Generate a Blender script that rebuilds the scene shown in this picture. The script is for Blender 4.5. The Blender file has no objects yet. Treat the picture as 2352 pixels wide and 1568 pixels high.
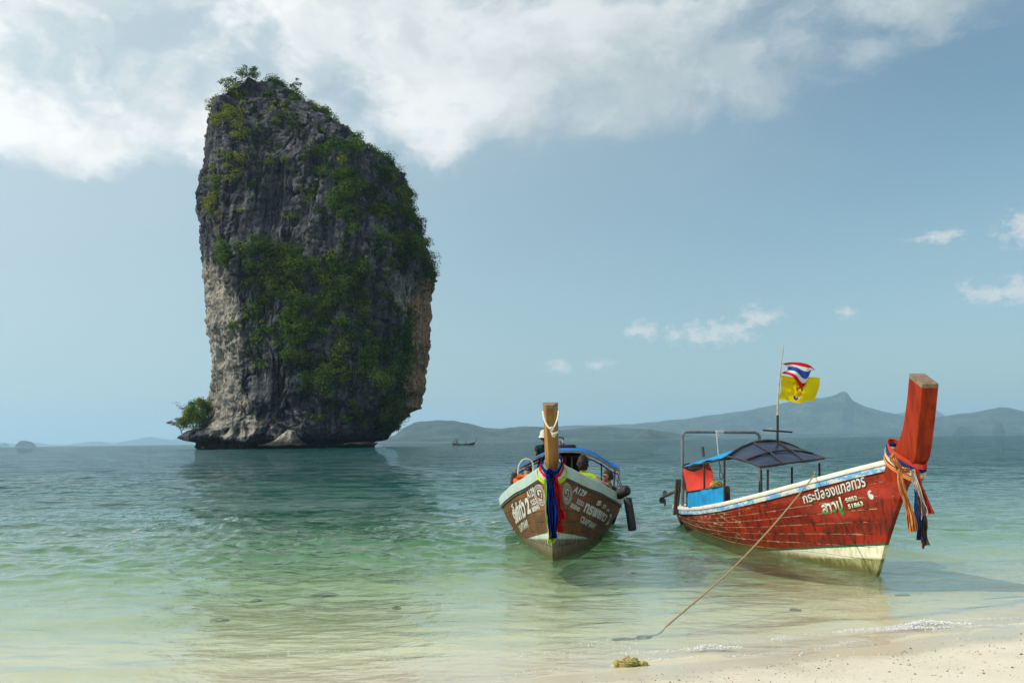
import bpy, bmesh, math, random
import numpy as np
from mathutils import Vector, Matrix

rng = np.random.default_rng(7)
random.seed(7)
SC = bpy.context.scene
COL = SC.collection
R = math.radians

# ------------------------------------------------------------------ camera
F_PX, EYE = 2100.0, 1.8            # focal length in px of a 2352 px wide frame; eye height above the water
PITCH, ROLL = math.atan(227.3 / F_PX), -0.0125
CAM_R = Matrix.Rotation(math.pi / 2 + PITCH, 3, 'X') @ Matrix.Rotation(ROLL, 3, 'Z')
cam_data = bpy.data.cameras.new('camera')
cam_data.sensor_width = 36.0
cam_data.lens = F_PX / 2352 * 36
cam_data.clip_start, cam_data.clip_end = 0.1, 60000
cam = bpy.data.objects.new('camera', cam_data)
cam.matrix_world = Matrix.Translation((0, 0, EYE)) @ CAM_R.to_4x4()
COL.objects.link(cam)
SC.camera = cam

# ------------------------------------------------------------------ node helpers
def N(nt, typ, ins=None, **props):
    n = nt.nodes.new(typ)
    for k, v in props.items():
        setattr(n, k, v)
    for k, v in (ins or {}).items():
        s = n.inputs[k]
        if isinstance(v, bpy.types.NodeSocket):
            nt.links.new(v, s)
        else:
            if hasattr(s.default_value, '__len__') and not hasattr(v, '__len__'):
                v = [v] * len(s.default_value)
            elif hasattr(s.default_value, '__len__') and len(s.default_value) == 4 and len(v) == 3:
                v = (*v, 1)
            s.default_value = v
    return n

def MA(nt, op, a, b=0.0, c=None, clamp=False):
    ins = {0: a, 1: b}
    if c is not None: ins[2] = c
    return N(nt, 'ShaderNodeMath', ins, operation=op, use_clamp=clamp).outputs[0]

def MIXC(nt, f, a, b, blend='MIX'):
    return N(nt, 'ShaderNodeMix', {0: f, 6: a, 7: b}, data_type='RGBA', blend_type=blend).outputs[2]

def STEP(nt, v, lo, hi, a=0.0, b=1.0):
    return N(nt, 'ShaderNodeMapRange', {0: v, 1: lo, 2: hi, 3: a, 4: b}, interpolation_type='SMOOTHSTEP').outputs[0]

def NOISE(nt, vec, scale, detail=6, rough=.55, dist=0.0):
    return N(nt, 'ShaderNodeTexNoise', {'Vector': vec, 'Scale': scale, 'Detail': detail, 'Roughness': rough, 'Distortion': dist}).outputs[0]

def SCALE(nt, vec, s, loc=(0, 0, 0), rot=(0, 0, 0)):
    return N(nt, 'ShaderNodeMapping', {'Vector': vec, 'Scale': s, 'Location': loc, 'Rotation': rot}).outputs[0]

# ------------------------------------------------------------------ sky and sun
SUN_EL, SUN_AZ = R(41), R(-99)       # azimuth from +Y (view direction), negative = to the left
SUN_DIR = Vector((math.sin(SUN_AZ) * math.cos(SUN_EL), math.cos(SUN_AZ) * math.cos(SUN_EL), math.sin(SUN_EL)))
world = bpy.data.worlds.new('World')
SC.world = world
world.use_nodes = True
wt = world.node_tree
wt.nodes.clear()
CLOUD_SEED = 23.0
sky = N(wt, 'ShaderNodeTexSky', sky_type='NISHITA', sun_disc=False, sun_elevation=SUN_EL, sun_rotation=SUN_AZ,
        air_density=1.0, dust_density=1.8, ozone_density=1.6, altitude=0)
wd = N(wt, 'ShaderNodeTexCoord').outputs['Generated']
wsep = N(wt, 'ShaderNodeSeparateXYZ', {0: wd})
wx, wy, wz = wsep.outputs
el = MA(wt, 'MULTIPLY', MA(wt, 'ARCSINE', wz), 180 / math.pi)
az = MA(wt, 'MULTIPLY', MA(wt, 'ARCTAN2', wx, wy), 180 / math.pi)
ap = N(wt, 'ShaderNodeCombineXYZ', {0: az, 1: MA(wt, 'MULTIPLY', el, 1.45), 2: CLOUD_SEED}).outputs[0]
warp = N(wt, 'ShaderNodeTexNoise', {'Vector': ap, 'Scale': 0.09, 'Detail': 5, 'Roughness': .6}).outputs['Color']
apw = N(wt, 'ShaderNodeVectorMath', {0: ap, 1: N(wt, 'ShaderNodeVectorMath', {0: N(wt, 'ShaderNodeVectorMath', {0: warp, 1: (.5, .5, .5)}, operation='SUBTRACT').outputs[0], 1: (9, 9, 9)}, operation='MULTIPLY').outputs[0]}, operation='ADD').outputs[0]
n_big = NOISE(wt, apw, 0.060, 3, .5)
n_mid = NOISE(wt, apw, 0.14, 9, .52)
n_fine = NOISE(wt, apw, 0.55, 8, .58)
# cloud bank: its lower edge runs higher to the right of the view; goes on overhead and behind
edge = MA(wt, 'ADD', 17.4, STEP(wt, az, 12, 36, 0, 5.6))
edge = MA(wt, 'SUBTRACT', edge, STEP(wt, az, -6, -26, 0, 2.2))
rel = MA(wt, 'SUBTRACT', el, edge)
cov = STEP(wt, rel, -2.6, 2.6)
dens = MA(wt, 'ADD', MA(wt, 'MULTIPLY', n_mid, .58), MA(wt, 'ADD', MA(wt, 'MULTIPLY', n_big, .42), MA(wt, 'MULTIPLY', n_fine, .15)))
bank = STEP(wt, MA(wt, 'ADD', dens, MA(wt, 'MULTIPLY', MA(wt, 'SUBTRACT', cov, .90), .30)), .46, .67)
bank = MA(wt, 'MULTIPLY', bank, STEP(wt, cov, 0.02, .25))
veil = MA(wt, 'MULTIPLY', STEP(wt, rel, -6, 9), .30)
veil = MA(wt, 'MULTIPLY', veil, STEP(wt, n_big, .3, .62, .35, 1))
# small fair-weather clouds low over the land
puffs = None
for (pa, pe, ra, re) in ((8.3, 6.7, 2.0, .9), (12.4, 6.4, 4.2, 1.2), (15.3, 7.2, 2.0, 1.4), (20.3, 7.2, 1.1, .7), (28.6, 7.9, 4.2, 1.2),
                         (30.4, 11.3, 3.2, 1.7), (25.2, 11.2, 2.6, .6), (3.0, 4.6, 1.8, .6), (5.2, 4.7, 1.7, .5), (44, 8, 5, 1), (-48, 9, 5, 1.2), (61, 11, 5, 1.3)):
    da = MA(wt, 'DIVIDE', MA(wt, 'SUBTRACT', az, pa), ra)
    de = MA(wt, 'DIVIDE', MA(wt, 'SUBTRACT', el, pe), re)
    d = MA(wt, 'ADD', MA(wt, 'MULTIPLY', da, da), MA(wt, 'MULTIPLY', de, de))
    p = MA(wt, 'SUBTRACT', 1.0, MA(wt, 'SQRT', d), clamp=True)
    puffs = p if puffs is None else MA(wt, 'MAXIMUM', puffs, p)
n_puff = NOISE(wt, ap, 1.1, 8, .62)
puff = STEP(wt, MA(wt, 'ADD', MA(wt, 'MULTIPLY', puffs, .62), MA(wt, 'MULTIPLY', MA(wt, 'SUBTRACT', n_puff, .55), 1.7)), .06, .60, 0, .75)
puff = MA(wt, 'MULTIPLY', puff, STEP(wt, puffs, 0, .3))
# cloud brightness: sunlit towards the sun (left), greyer away from it, with soft internal modelling
n_sh = NOISE(wt, apw, 0.11, 7, .52)
lit = STEP(wt, az, 12, -18, 0, 1)
shade = MA(wt, 'ADD', MA(wt, 'MULTIPLY', STEP(wt, n_sh, .36, .64), .48), MA(wt, 'MULTIPLY', lit, .52))
ccol = MIXC(wt, shade, (4.4, 5.2, 5.6), (9.5, 9.6, 9.5))
skyc = MIXC(wt, 1.0, sky.outputs[0], (0.70, 1.03, 1.00), 'MULTIPLY')
# thin bright high haze round the sun, fading over the whole sky
sdot = N(wt, 'ShaderNodeVectorMath', {0: wd, 1: tuple(SUN_DIR)}, operation='DOT_PRODUCT').outputs['Value']
skyc = MIXC(wt, STEP(wt, sdot, -.30, .75, 0, .85), skyc, (6.2, 7.2, 7.6))
skyc = MIXC(wt, STEP(wt, el, 30, -2, 0, .52), skyc, (5.0, 6.35, 6.95))
c1 = MIXC(wt, veil, skyc, (6.2, 6.9, 7.0))
c2 = MIXC(wt, bank, c1, ccol)
c3 = MIXC(wt, puff, c2, (7.1, 7.2, 7.2))
bg = N(wt, 'ShaderNodeBackground', {0: c3, 1: 0.108})
wo = N(wt, 'ShaderNodeOutputWorld', {0: bg.outputs[0]})

sun_data = bpy.data.lights.new('sun', 'SUN')
sun_data.energy = 4.3
sun_data.angle = R(0.6)
sun_data.color = (1.0, .93, .82)
sun = bpy.data.objects.new('sun', sun_data)
sun.rotation_euler = (-SUN_DIR).to_track_quat('-Z', 'Y').to_euler()
sun.location = SUN_DIR * 60
COL.objects.link(sun)

SC.view_settings.view_transform = 'Standard'
SC.view_settings.look = 'None'
SC.view_settings.exposure = 0.0
SC.view_settings.gamma = 1.0
SC.view_settings.use_curve_mapping = False
SC.cycles.use_denoising = True
SC.cycles.use_adaptive_sampling = True
SC.cycles.adaptive_threshold = 0.02
SC.cycles.max_bounces = 8
SC.cycles.diffuse_bounces = 3
SC.cycles.glossy_bounces = 3
SC.cycles.transmission_bounces = 4
SC.cycles.transparent_max_bounces = 16
SC.cycles.volume_bounces = 1
SC.cycles.caustics_reflective = False
SC.cycles.caustics_refractive = False
SC.cycles.sample_clamp_indirect = 6

# ------------------------------------------------------------------ measuring helpers
CAM_RT = np.array(CAM_R)
def at(px, py, Y):
    """point at distance Y ahead that the photograph shows at (px, py) of a 2352x1568 frame"""
    d = CAM_RT @ np.array([(px - 1176) / F_PX, -(py - 784) / F_PX, -1.0])
    k = Y / d[1]
    return Vector((d[0] * k, Y, EYE + d[2] * k))

def on_z(px, py, z=0.0):
    d = CAM_RT @ np.array([(px - 1176) / F_PX, -(py - 784) / F_PX, -1.0])
    k = (z - EYE) / d[2]
    return Vector((d[0] * k, d[1] * k, z))

def project(P):
    P = np.asarray(P, float)
    c = (P - np.array([0, 0, EYE])) @ CAM_RT
    return 1176 + F_PX * c[..., 0] / -c[..., 2], 784 - F_PX * c[..., 1] / -c[..., 2]

# ------------------------------------------------------------------ noise
_rs = np.random.default_rng(3)
_G = _rs.normal(size=(512, 3)); _G /= np.linalg.norm(_G, axis=1)[:, None]
def pnoise(p, seed=0):
    p = np.asarray(p, float)
    i = np.floor(p).astype(np.int64); f = p - i
    u = f * f * f * (f * (f * 6 - 15) + 10)
    out = 0
    for c in range(8):
        o = np.array([c & 1, (c >> 1) & 1, (c >> 2) & 1])
        h = ((i[..., 0] + o[0]) * 73856093) ^ ((i[..., 1] + o[1]) * 19349663) ^ ((i[..., 2] + o[2]) * 83492791) ^ (seed * 2654435)
        h = (h ^ (h >> 13)) & 511
        g = _G[h]
        w = np.where(o[0], u[..., 0], 1 - u[..., 0]) * np.where(o[1], u[..., 1], 1 - u[..., 1]) * np.where(o[2], u[..., 2], 1 - u[..., 2])
        out = out + w * np.sum(g * (f - o), -1)
    return out * 1.5

def fbm(p, octs=4, seed=0, gain=.5):
    a, s = 1.0, 0
    p = np.array(p, float)
    for k in range(octs):
        s = s + a * pnoise(p, seed + k * 17); p = p * 2.03; a *= gain
    return s

def smooth(a, b, x):
    t = np.clip((np.asarray(x, float) - a) / (b - a), 0, 1)
    return t * t * (3 - 2 * t)

# ------------------------------------------------------------------ mesh helpers
def link(o, parent=None):
    COL.objects.link(o)
    if parent is not None: o.parent = parent
    return o

def raw_mesh(name, verts, faces, mat, parent=None, loc=None, smooth_shade=True, uv=None, attrs=None):
    verts = np.asarray(verts, float)
    me = bpy.data.meshes.new(name)
    if isinstance(faces, np.ndarray):
        n, k = faces.shape
        me.vertices.add(len(verts)); me.vertices.foreach_set('co', verts.astype(np.float32).ravel())
        me.loops.add(n * k); me.loops.foreach_set('vertex_index', faces.astype(np.int32).ravel())
        me.polygons.add(n); me.polygons.foreach_set('loop_start', np.arange(0, n * k, k, dtype=np.int32))
        me.update(calc_edges=True)
    else:
        me.from_pydata([tuple(v) for v in verts], [], faces); me.update()
    if smooth_shade:
        me.polygons.foreach_set('use_smooth', np.ones(len(me.polygons), bool))
    if uv is not None:
        ul = me.uv_layers.new(name='UVMap')
        li = np.empty(len(me.loops), np.int32); me.loops.foreach_get('vertex_index', li)
        ul.data.foreach_set('uv', np.asarray(uv, np.float32)[li].ravel())
    for k, v in (attrs or {}).items():
        v = np.asarray(v, np.float32)
        if v.ndim == 1:
            a = me.attributes.new(k, 'FLOAT', 'POINT'); a.data.foreach_set('value', v)
        else:
            a = me.color_attributes.new(k, 'FLOAT_COLOR', 'POINT')
            a.data.foreach_set('color', np.c_[v, np.ones(len(v))].astype(np.float32).ravel())
    if mat is not None:
        for m in (mat if isinstance(mat, (list, tuple)) else [mat]): me.materials.append(m)
    o = bpy.data.objects.new(name, me)
    if loc is not None: o.location = loc
    return link(o, parent)

def grid_faces(nr, nc, wrap=False):
    i = np.arange(nr - 1)[:, None]; j = np.arange(nc if wrap else nc - 1)[None, :]
    j2 = (j + 1) % nc
    a = i * nc + j; b = i * nc + j2; c = (i + 1) * nc + j2; d = (i + 1) * nc + j
    return np.stack([a, b, c, d], -1).reshape(-1, 4)

class MB:
    """collects simple shapes and links them as one mesh object"""
    def __init__(s): s.v, s.f, s.m = [], [], []
    def add(s, verts, faces, m=0):
        o = len(s.v)
        s.v += [tuple(v) for v in verts]
        s.f += [tuple(i + o for i in f) for f in faces]
        s.m += [m] * len(faces)
        return s
    def box(s, c, size, rot=None, m=0, bev=0.0):
        bm = bmesh.new(); bmesh.ops.create_cube(bm, size=1)
        bmesh.ops.scale(bm, vec=size, verts=bm.verts)
        if bev: bmesh.ops.bevel(bm, geom=bm.edges[:], offset=bev, segments=2, affect='EDGES', profile=.6)
        M = Matrix.Translation(c) @ (rot.to_4x4() if rot is not None else Matrix.Identity(4))
        bmesh.ops.transform(bm, matrix=M, verts=bm.verts)
        bm.verts.index_update()
        s.add([v.co[:] for v in bm.verts], [[v.index for v in f.verts] for f in bm.faces], m); bm.free()
        return s
    def tube(s, pts, r, n=8, m=0, cap=True, flat=None):
        pts = [Vector(p) for p in pts]
        rs = r if hasattr(r, '__len__') else [r] * len(pts)
        rings, up = [], None
        for i, p in enumerate(pts):
            t = (pts[min(i + 1, len(pts) - 1)] - pts[max(i - 1, 0)])
            t = t.normalized() if t.length > 1e-9 else Vector((0, 0, 1))
            if up is None:
                up = Vector((0, 0, 1)) if abs(t.z) < .9 else Vector((1, 0, 0))
            side = t.cross(up)
            if side.length < 1e-6: side = t.orthogonal()
            side.normalize(); up = side.cross(t).normalized()
            fl = flat if flat else 1.0
            rings.append([p + side * math.cos(2 * math.pi * k / n) * rs[i] + up * math.sin(2 * math.pi * k / n) * rs[i] * fl for k in range(n)])
        vs = [v for ring in rings for v in ring]
        fs = []
        for i in range(len(rings) - 1):
            for k in range(n):
                fs.append((i * n + k, i * n + (k + 1) % n, (i + 1) * n + (k + 1) % n, (i + 1) * n + k))
        if cap:
            fs.append(tuple(range(n - 1, -1, -1))); fs.append(tuple((len(rings) - 1) * n + k for k in range(n)))
        return s.add(vs, fs, m)
    def sheet(s, P, m=0, thick=0.0):
        P = np.asarray(P, float); nr, nc = P.shape[:2]
        fs = [tuple(int(x) for x in f) for f in grid_faces(nr, nc)]
        if not thick:
            return s.add(P.reshape(-1, 3), fs, m)
        du = np.gradient(P, axis=0); dv = np.gradient(P, axis=1)
        nrm = np.cross(du, dv); nrm /= np.linalg.norm(nrm, axis=-1)[..., None] + 1e-12
        A = (P + nrm * thick / 2).reshape(-1, 3); B = (P - nrm * thick / 2).reshape(-1, 3); k = nr * nc
        fs2 = [(d + k, c + k, b + k, a + k) for a, b, c, d in fs]
        rim = [i for i in range(nc)] + [i * nc + nc - 1 for i in range(1, nr)] + [(nr - 1) * nc + j for j in range(nc - 2, -1, -1)] + [i * nc for i in range(nr - 2, 0, -1)]
        side = [(rim[i], rim[i] + k, rim[(i + 1) % len(rim)] + k, rim[(i + 1) % len(rim)]) for i in range(len(rim))]
        return s.add(np.r_[A, B], fs + fs2 + side, m)
    def build(s, name, mats, parent=None, loc=None, shade=True, angle=40):
        me = bpy.data.meshes.new(name)
        me.from_pydata(s.v, [], s.f)
        for m in (mats if isinstance(mats, (list, tuple)) else [mats]): me.materials.append(m)
        me.polygons.foreach_set('material_index', np.array(s.m, np.int32))
        if loc is not None:
            me.transform(Matrix.Translation(-Vector(loc)))
        me.update()
        if shade:
            bm = bmesh.new(); bm.from_mesh(me)
            bmesh.ops.recalc_face_normals(bm, faces=bm.faces)
            for f in bm.faces: f.smooth = True
            for e in bm.edges:
                if len(e.link_faces) == 2 and e.calc_face_angle(0) > R(angle): e.smooth = False
            bm.to_mesh(me); bm.free()
        o = bpy.data.objects.new(name, me)
        if loc is not None: o.location = loc
        return link(o, parent)

def tag(o, label=None, cat=None, group=None, kind=None):
    if label: o['label'] = label
    if cat: o['category'] = cat
    if group: o['group'] = group
    if kind: o['kind'] = kind
    return o

def empty(name, loc=(0, 0, 0), rz=0.0, **kw):
    o = bpy.data.objects.new(name, None); o.empty_display_size = .2
    o.location = loc; o.rotation_euler = (0, 0, rz)
    COL.objects.link(o)
    return tag(o, **kw)

def spline(pts, n):
    """Catmull-Rom through pts"""
    P = [np.array(p, float) for p in pts]
    P = [2 * P[0] - P[1]] + P + [2 * P[-1] - P[-2]]
    out = []
    segs = len(P) - 3
    for k in range(n):
        x = k / (n - 1) * segs; i = min(int(x), segs - 1); t = x - i
        a, b, c, d = P[i:i + 4]
        out.append(.5 * (2 * b + (c - a) * t + (2 * a - 5 * b + 4 * c - d) * t * t + (3 * b - a - 3 * c + d) * t ** 3))
    return out

# ------------------------------------------------------------------ materials
def new_mat(name):
    m = bpy.data.materials.new(name); m.use_nodes = True
    nt = m.node_tree; nt.nodes.clear()
    return m, nt

def finish(nt, shader, disp=None):
    N(nt, 'ShaderNodeOutputMaterial', {0: shader})

def BSDF(nt, col, rough=.6, normal=None, spec=.35, **kw):
    ins = {'Base Color': col, 'Roughness': rough, 'Specular IOR Level': spec}
    if normal is not None: ins['Normal'] = normal
    ins.update(kw)
    return N(nt, 'ShaderNodeBsdfPrincipled', ins).outputs[0]

def BUMP(nt, h, strength=.3, dist=.02):
    return N(nt, 'ShaderNodeBump', {'Height': h, 'Strength': strength, 'Distance': dist}).outputs[0]

def paint(name, base, alt=None, wear=None, amt=.0, rough=.5, scale=5.0, stretch=(1, 1, 1), bump=.15, spec=.35):
    """painted / woven / worn surface: base colour mottled with alt, flaked to wear"""
    m, nt = new_mat(name)
    oc = N(nt, 'ShaderNodeTexCoord').outputs['Object']
    v = SCALE(nt, oc, stretch)
    n1 = NOISE(nt, v, scale, 7, .6); n2 = NOISE(nt, v, scale * 4.7, 5, .6)
    alt = alt or tuple(c * .7 for c in base)
    c = MIXC(nt, STEP(nt, n1, .35, .68), base, alt)
    c = MIXC(nt, MA(nt, 'MULTIPLY', STEP(nt, n2, .45, .75), .35), c, tuple(x * .6 for x in base))
    if wear:
        w = STEP(nt, MA(nt, 'ADD', MA(nt, 'MULTIPLY', n1, .55), MA(nt, 'MULTIPLY', n2, .45)), .66 - amt, .70 - amt)
        c = MIXC(nt, w, c, wear)
    r = MA(nt, 'ADD', rough - .1, MA(nt, 'MULTIPLY', n2, .25))
    finish(nt, BSDF(nt, c, r, BUMP(nt, n2, bump, .01), spec))
    return m

def cloth(name, base, alt=None, transl=.25, scale=18):
    m, nt = new_mat(name)
    oc = N(nt, 'ShaderNodeTexCoord').outputs['Object']
    n1 = NOISE(nt, oc, scale, 5, .6); n2 = NOISE(nt, oc, scale * 8, 3, .6)
    c = MIXC(nt, STEP(nt, n1, .3, .7), base, alt or tuple(x * .78 for x in base))
    d = N(nt, 'ShaderNodeBsdfDiffuse', {0: c, 'Normal': BUMP(nt, n2, .25, .004)}).outputs[0]
    t = N(nt, 'ShaderNodeBsdfTranslucent', {0: c}).outputs[0]
    finish(nt, N(nt, 'ShaderNodeMixShader', {0: transl, 1: d, 2: t}).outputs[0])
    return m

# ------------------------------------------------------------------ the ground: beach and seabed in one sheet
def shore_y(X):
    X = np.asarray(X, float)
    Xc = np.clip(X, -7, 8)
    y = 7.20 + .27 * Xc + .019 * Xc ** 2
    return y + np.where(X > 8, (X - 8) * .3, 0)

def ground_z(X, Y, detail=True):
    n = (Y - shore_y(X))
    off = .055 * -n
    off = np.where(off > .8, .8 + (off - .8) * .15, off)
    off = np.minimum(off, 3.0)
    dep = np.where(n < 20, .068 * n, np.where(n < 120, 1.36 + .045 * (n - 20), 5.86))
    z = np.where(n < 0, off, -dep)
    if detail:
        P = np.stack([X, Y, 0 * X], -1)
        r = np.hypot(X, Y)
        w = np.clip(40 / (r + 1), 0, 1)
        z = z + w * (.022 * fbm(P * .55, 3, 5) + .006 * pnoise(P * 3.1, 9) * smooth(.5, -1.5, n) + .014 * smooth(1.0, 4, n) * pnoise(P * np.array([.9, 2.6, 1]), 12))
    return z

def fan(r_rows, a_cols):
    rr, aa = np.meshgrid(r_rows, a_cols, indexing='ij')
    return rr * np.sin(aa), rr * np.cos(aa)

a_cols = np.unique(np.r_[np.linspace(-180, -45, 40), np.linspace(-45, 45, 260), np.linspace(45, 180, 40)])
r_rows = np.r_[np.geomspace(.3, 4.5, 20), 1 / np.linspace(1 / 4.6, 1 / 60, 240), np.geomspace(62, 24500, 64)]
gx, gy = fan(r_rows, np.radians(a_cols))
gz = ground_z(gx, gy)
gP = np.stack([gx, gy, gz], -1)

m_sand, nt = new_mat('sand')
gpos = N(nt, 'ShaderNodeNewGeometry').outputs['Position']
wetn = N(nt, 'ShaderNodeAttribute', attribute_name='offshore').outputs['Fac']
s1 = NOISE(nt, gpos, 1.3, 8, .6); s2 = NOISE(nt, gpos, 22, 6, .65); s3 = NOISE(nt, gpos, 160, 3, .7)
dry = MIXC(nt, STEP(nt, s1, .35, .7), (.64, .585, .475), (.57, .515, .405))
dry = MIXC(nt, MA(nt, 'MULTIPLY', STEP(nt, s3, .52, .75), .3), dry, (.42, .34, .24))
wetc = MIXC(nt, STEP(nt, s1, .3, .7), (.53, .485, .355), (.48, .435, .31))
wline = MA(nt, 'ADD', wetn, MA(nt, 'MULTIPLY', MA(nt, 'SUBTRACT', s1, .5), 1.0))
wet = STEP(nt, wline, -.85, -.35)
subm = MIXC(nt, STEP(nt, NOISE(nt, SCALE(nt, gpos, (.5, 1, 1)), .35, 6, .6), .42, .64), (.555, .545, .365), (.42, .44, .265))
weed = STEP(nt, MA(nt, 'ADD', NOISE(nt, SCALE(nt, gpos, (.6, 1, 1), (3, 2, 0)), .55, 7, .62), STEP(nt, wetn, 4, 14, 0, .06)), .63, .72)
subm = MIXC(nt, MA(nt, 'MULTIPLY', weed, .55), subm, (.13, .15, .075))
under = STEP(nt, wetn, .1, 2.0)
gc = MIXC(nt, wet, dry, wetc)
gc = MIXC(nt, under, gc, subm)
shore_w = MA(nt, 'MULTIPLY', wet, STEP(nt, wetn, .12, -.10))
grough = MA(nt, 'SUBTRACT', .85, MA(nt, 'MULTIPLY', shore_w, .62))
hh = MA(nt, 'ADD', MA(nt, 'MULTIPLY', s2, .6), MA(nt, 'MULTIPLY', s3, .4))
bstr = MA(nt, 'SUBTRACT', .55, MA(nt, 'MULTIPLY', wet, .45))
finish(nt, BSDF(nt, gc, grough, N(nt, 'ShaderNodeBump', {'Height': hh, 'Strength': bstr, 'Distance': .02}).outputs[0], .4))
beach = raw_mesh('beach', gP.reshape(-1, 3), grid_faces(len(r_rows), len(a_cols)), m_sand, attrs={'offshore': (gy - shore_y(gx)).ravel()})
tag(beach, 'pale cream sand beach running down under the water', kind='structure')

# ------------------------------------------------------------------ the sea
a_sea = np.radians(np.unique(np.r_[np.linspace(-85, -34, 60), np.linspace(-34, 34, 480), np.linspace(34, 85, 60)]))
r_sea = np.r_[np.linspace(4.2, 6.4, 20), 1 / np.linspace(1 / 6.45, 1 / 400, 520), np.geomspace(405, 24600, 46)]
sx, sy = fan(r_sea, a_sea)
n_off = sy - shore_y(sx)
dr = np.gradient(r_sea)[:, None] + 0 * sx
wr = np.random.default_rng(11)
sz = np.zeros_like(sx)
for k in range(80):
    lam = .30 * (3.4 / .30) ** wr.random()
    th = wr.normal(0, .62) + (.25 if lam < 2 else 0.0)
    amp = .0042 * lam ** .55 * wr.uniform(.45, 1.2)
    kx, ky = math.sin(th) * 2 * math.pi / lam, math.cos(th) * 2 * math.pi / lam
    ph = wr.uniform(0, 6.28)
    wob = .5 * np.sin(sx * kx * .13 + sy * .07 / lam + ph * 3)
    q = sx * kx + sy * ky + ph + wob
    keep = np.clip((lam / (dr * 2.2)) - .6, 0, 1)
    sz += amp * keep * (2.3 * ((np.sin(q) + 1) / 2) ** 1.9 - .85)
gust = .55 + .75 * smooth(-.35, .45, fbm(np.stack([sx * .05, sy * .035, 0 * sx], -1), 2, 31))
sz *= gust * (smooth(0.0, 12, n_off) * .92 + .08 * smooth(0, 2, n_off)) * (1.0 + .6 * smooth(14, 40, n_off))
# the little breaker running up the sand and its back-wash line
line = n_off - (.75 + .35 * np.sin(sx * .9 + .6) * .5 + .25 * pnoise(np.stack([sx * .8, 0 * sx, 0 * sx], -1), 3))
sz += .040 * np.exp(-(line / .22) ** 2) * smooth(.2, 3.5, sx) * smooth(7.5, 5, sx)
sz += .012 * np.exp(-((n_off - 1.5 - .4 * np.sin(sx * .45)) / .2) ** 2) * smooth(14, 6, np.abs(sx))
# thin tongues of swash over the wet sand
sz += .012 * fbm(np.stack([sx * 1.1, sy * 2.4, 0 * sx], -1), 3, 44) * smooth(-.8, .2, n_off) * smooth(4, 1, n_off)
depth = np.clip(-ground_z(sx, sy, False) + .02, 0, 8)

m_sea, nt = new_mat('sea_water')
wp = N(nt, 'ShaderNodeNewGeometry').outputs['Position']
dpt = N(nt, 'ShaderNodeAttribute', attribute_name='depth').outputs['Fac']
b1 = NOISE(nt, SCALE(nt, wp, (1.5, 2.6, 1)), 1.0, 5, .55, .3)
b2 = NOISE(nt, SCALE(nt, wp, (5.0, 9.0, 1), (3, 1, 0), (0, 0, .3)), 1.0, 4, .55, .2)
b3 = NOISE(nt, SCALE(nt, wp, (.30, .62, 1), (1, 7, 0), (0, 0, -.15)), 1.0, 5, .6, .2)
calm = STEP(nt, dpt, .02, .9, .36, 1.0)
calm2 = STEP(nt, dpt, .35, 2.0, .0, 1.0)
hgt = MA(nt, 'ADD', MA(nt, 'MULTIPLY', b1, .34), MA(nt, 'MULTIPLY', b2, .10))
hgt = MA(nt, 'ADD', MA(nt, 'MULTIPLY', hgt, calm), MA(nt, 'MULTIPLY', MA(nt, 'MULTIPLY', b3, .75), calm2))
wn = N(nt, 'ShaderNodeBump', {'Height': hgt, 'Strength': 1.0, 'Distance': .42}).outputs[0]
# fine chop as slopes, so that it keeps its roughness far out
def VM(op, a, b_): return N(nt, 'ShaderNodeVectorMath', {0: a, 1: b_}, operation=op).outputs[0]
def slopes(vec, k):
    c_ = N(nt, 'ShaderNodeTexNoise', {'Vector': vec, 'Scale': 1.0, 'Detail': 3, 'Roughness': .5}).outputs['Color']
    return VM('MULTIPLY', VM('SUBTRACT', c_, (.5, .5, .5)), k)
sl1 = slopes(SCALE(nt, wp, (1.5, 3.0, 1), (9, 4, 0)), (1.0, 2.0, 0))
sl2 = slopes(SCALE(nt, wp, (.20, .60, 1), (2, 6, 0)), (.6, 2.3, 0))
calm3 = STEP(nt, dpt, .05, 2.0, .10, .8)
sl = VM('ADD', VM('MULTIPLY', sl1, N(nt, 'ShaderNodeCombineXYZ', {0: calm3, 1: calm3, 2: 0.0}).outputs[0]), VM('MULTIPLY', sl2, N(nt, 'ShaderNodeCombineXYZ', {0: calm2, 1: calm2, 2: 0.0}).outputs[0]))
wn = VM('NORMALIZE', VM('ADD', wn, sl), (0, 0, 0))
wnf = N(nt, 'ShaderNodeBump', {'Height': hgt, 'Strength': .40, 'Distance': .42}).outputs[0]
wnf = N(nt, 'ShaderNodeMix', {0: STEP(nt, dpt, .45, 2.0), 4: wnf, 5: wn}, data_type='VECTOR').outputs[1]
wnf = VM('NORMALIZE', wnf, (0, 0, 0))
# reflectance of water (Schlick), the same from above and below so that sunlight reaches the seabed
inc = N(nt, 'ShaderNodeNewGeometry').outputs['Incoming']
cosv = MA(nt, 'ABSOLUTE', N(nt, 'ShaderNodeVectorMath', {0: inc, 1: wnf}, operation='DOT_PRODUCT').outputs['Value'])
fres = MA(nt, 'ADD', .02, MA(nt, 'MULTIPLY', MA(nt, 'POWER', MA(nt, 'SUBTRACT', 1.0, cosv, clamp=True), 5.0), .98))
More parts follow.
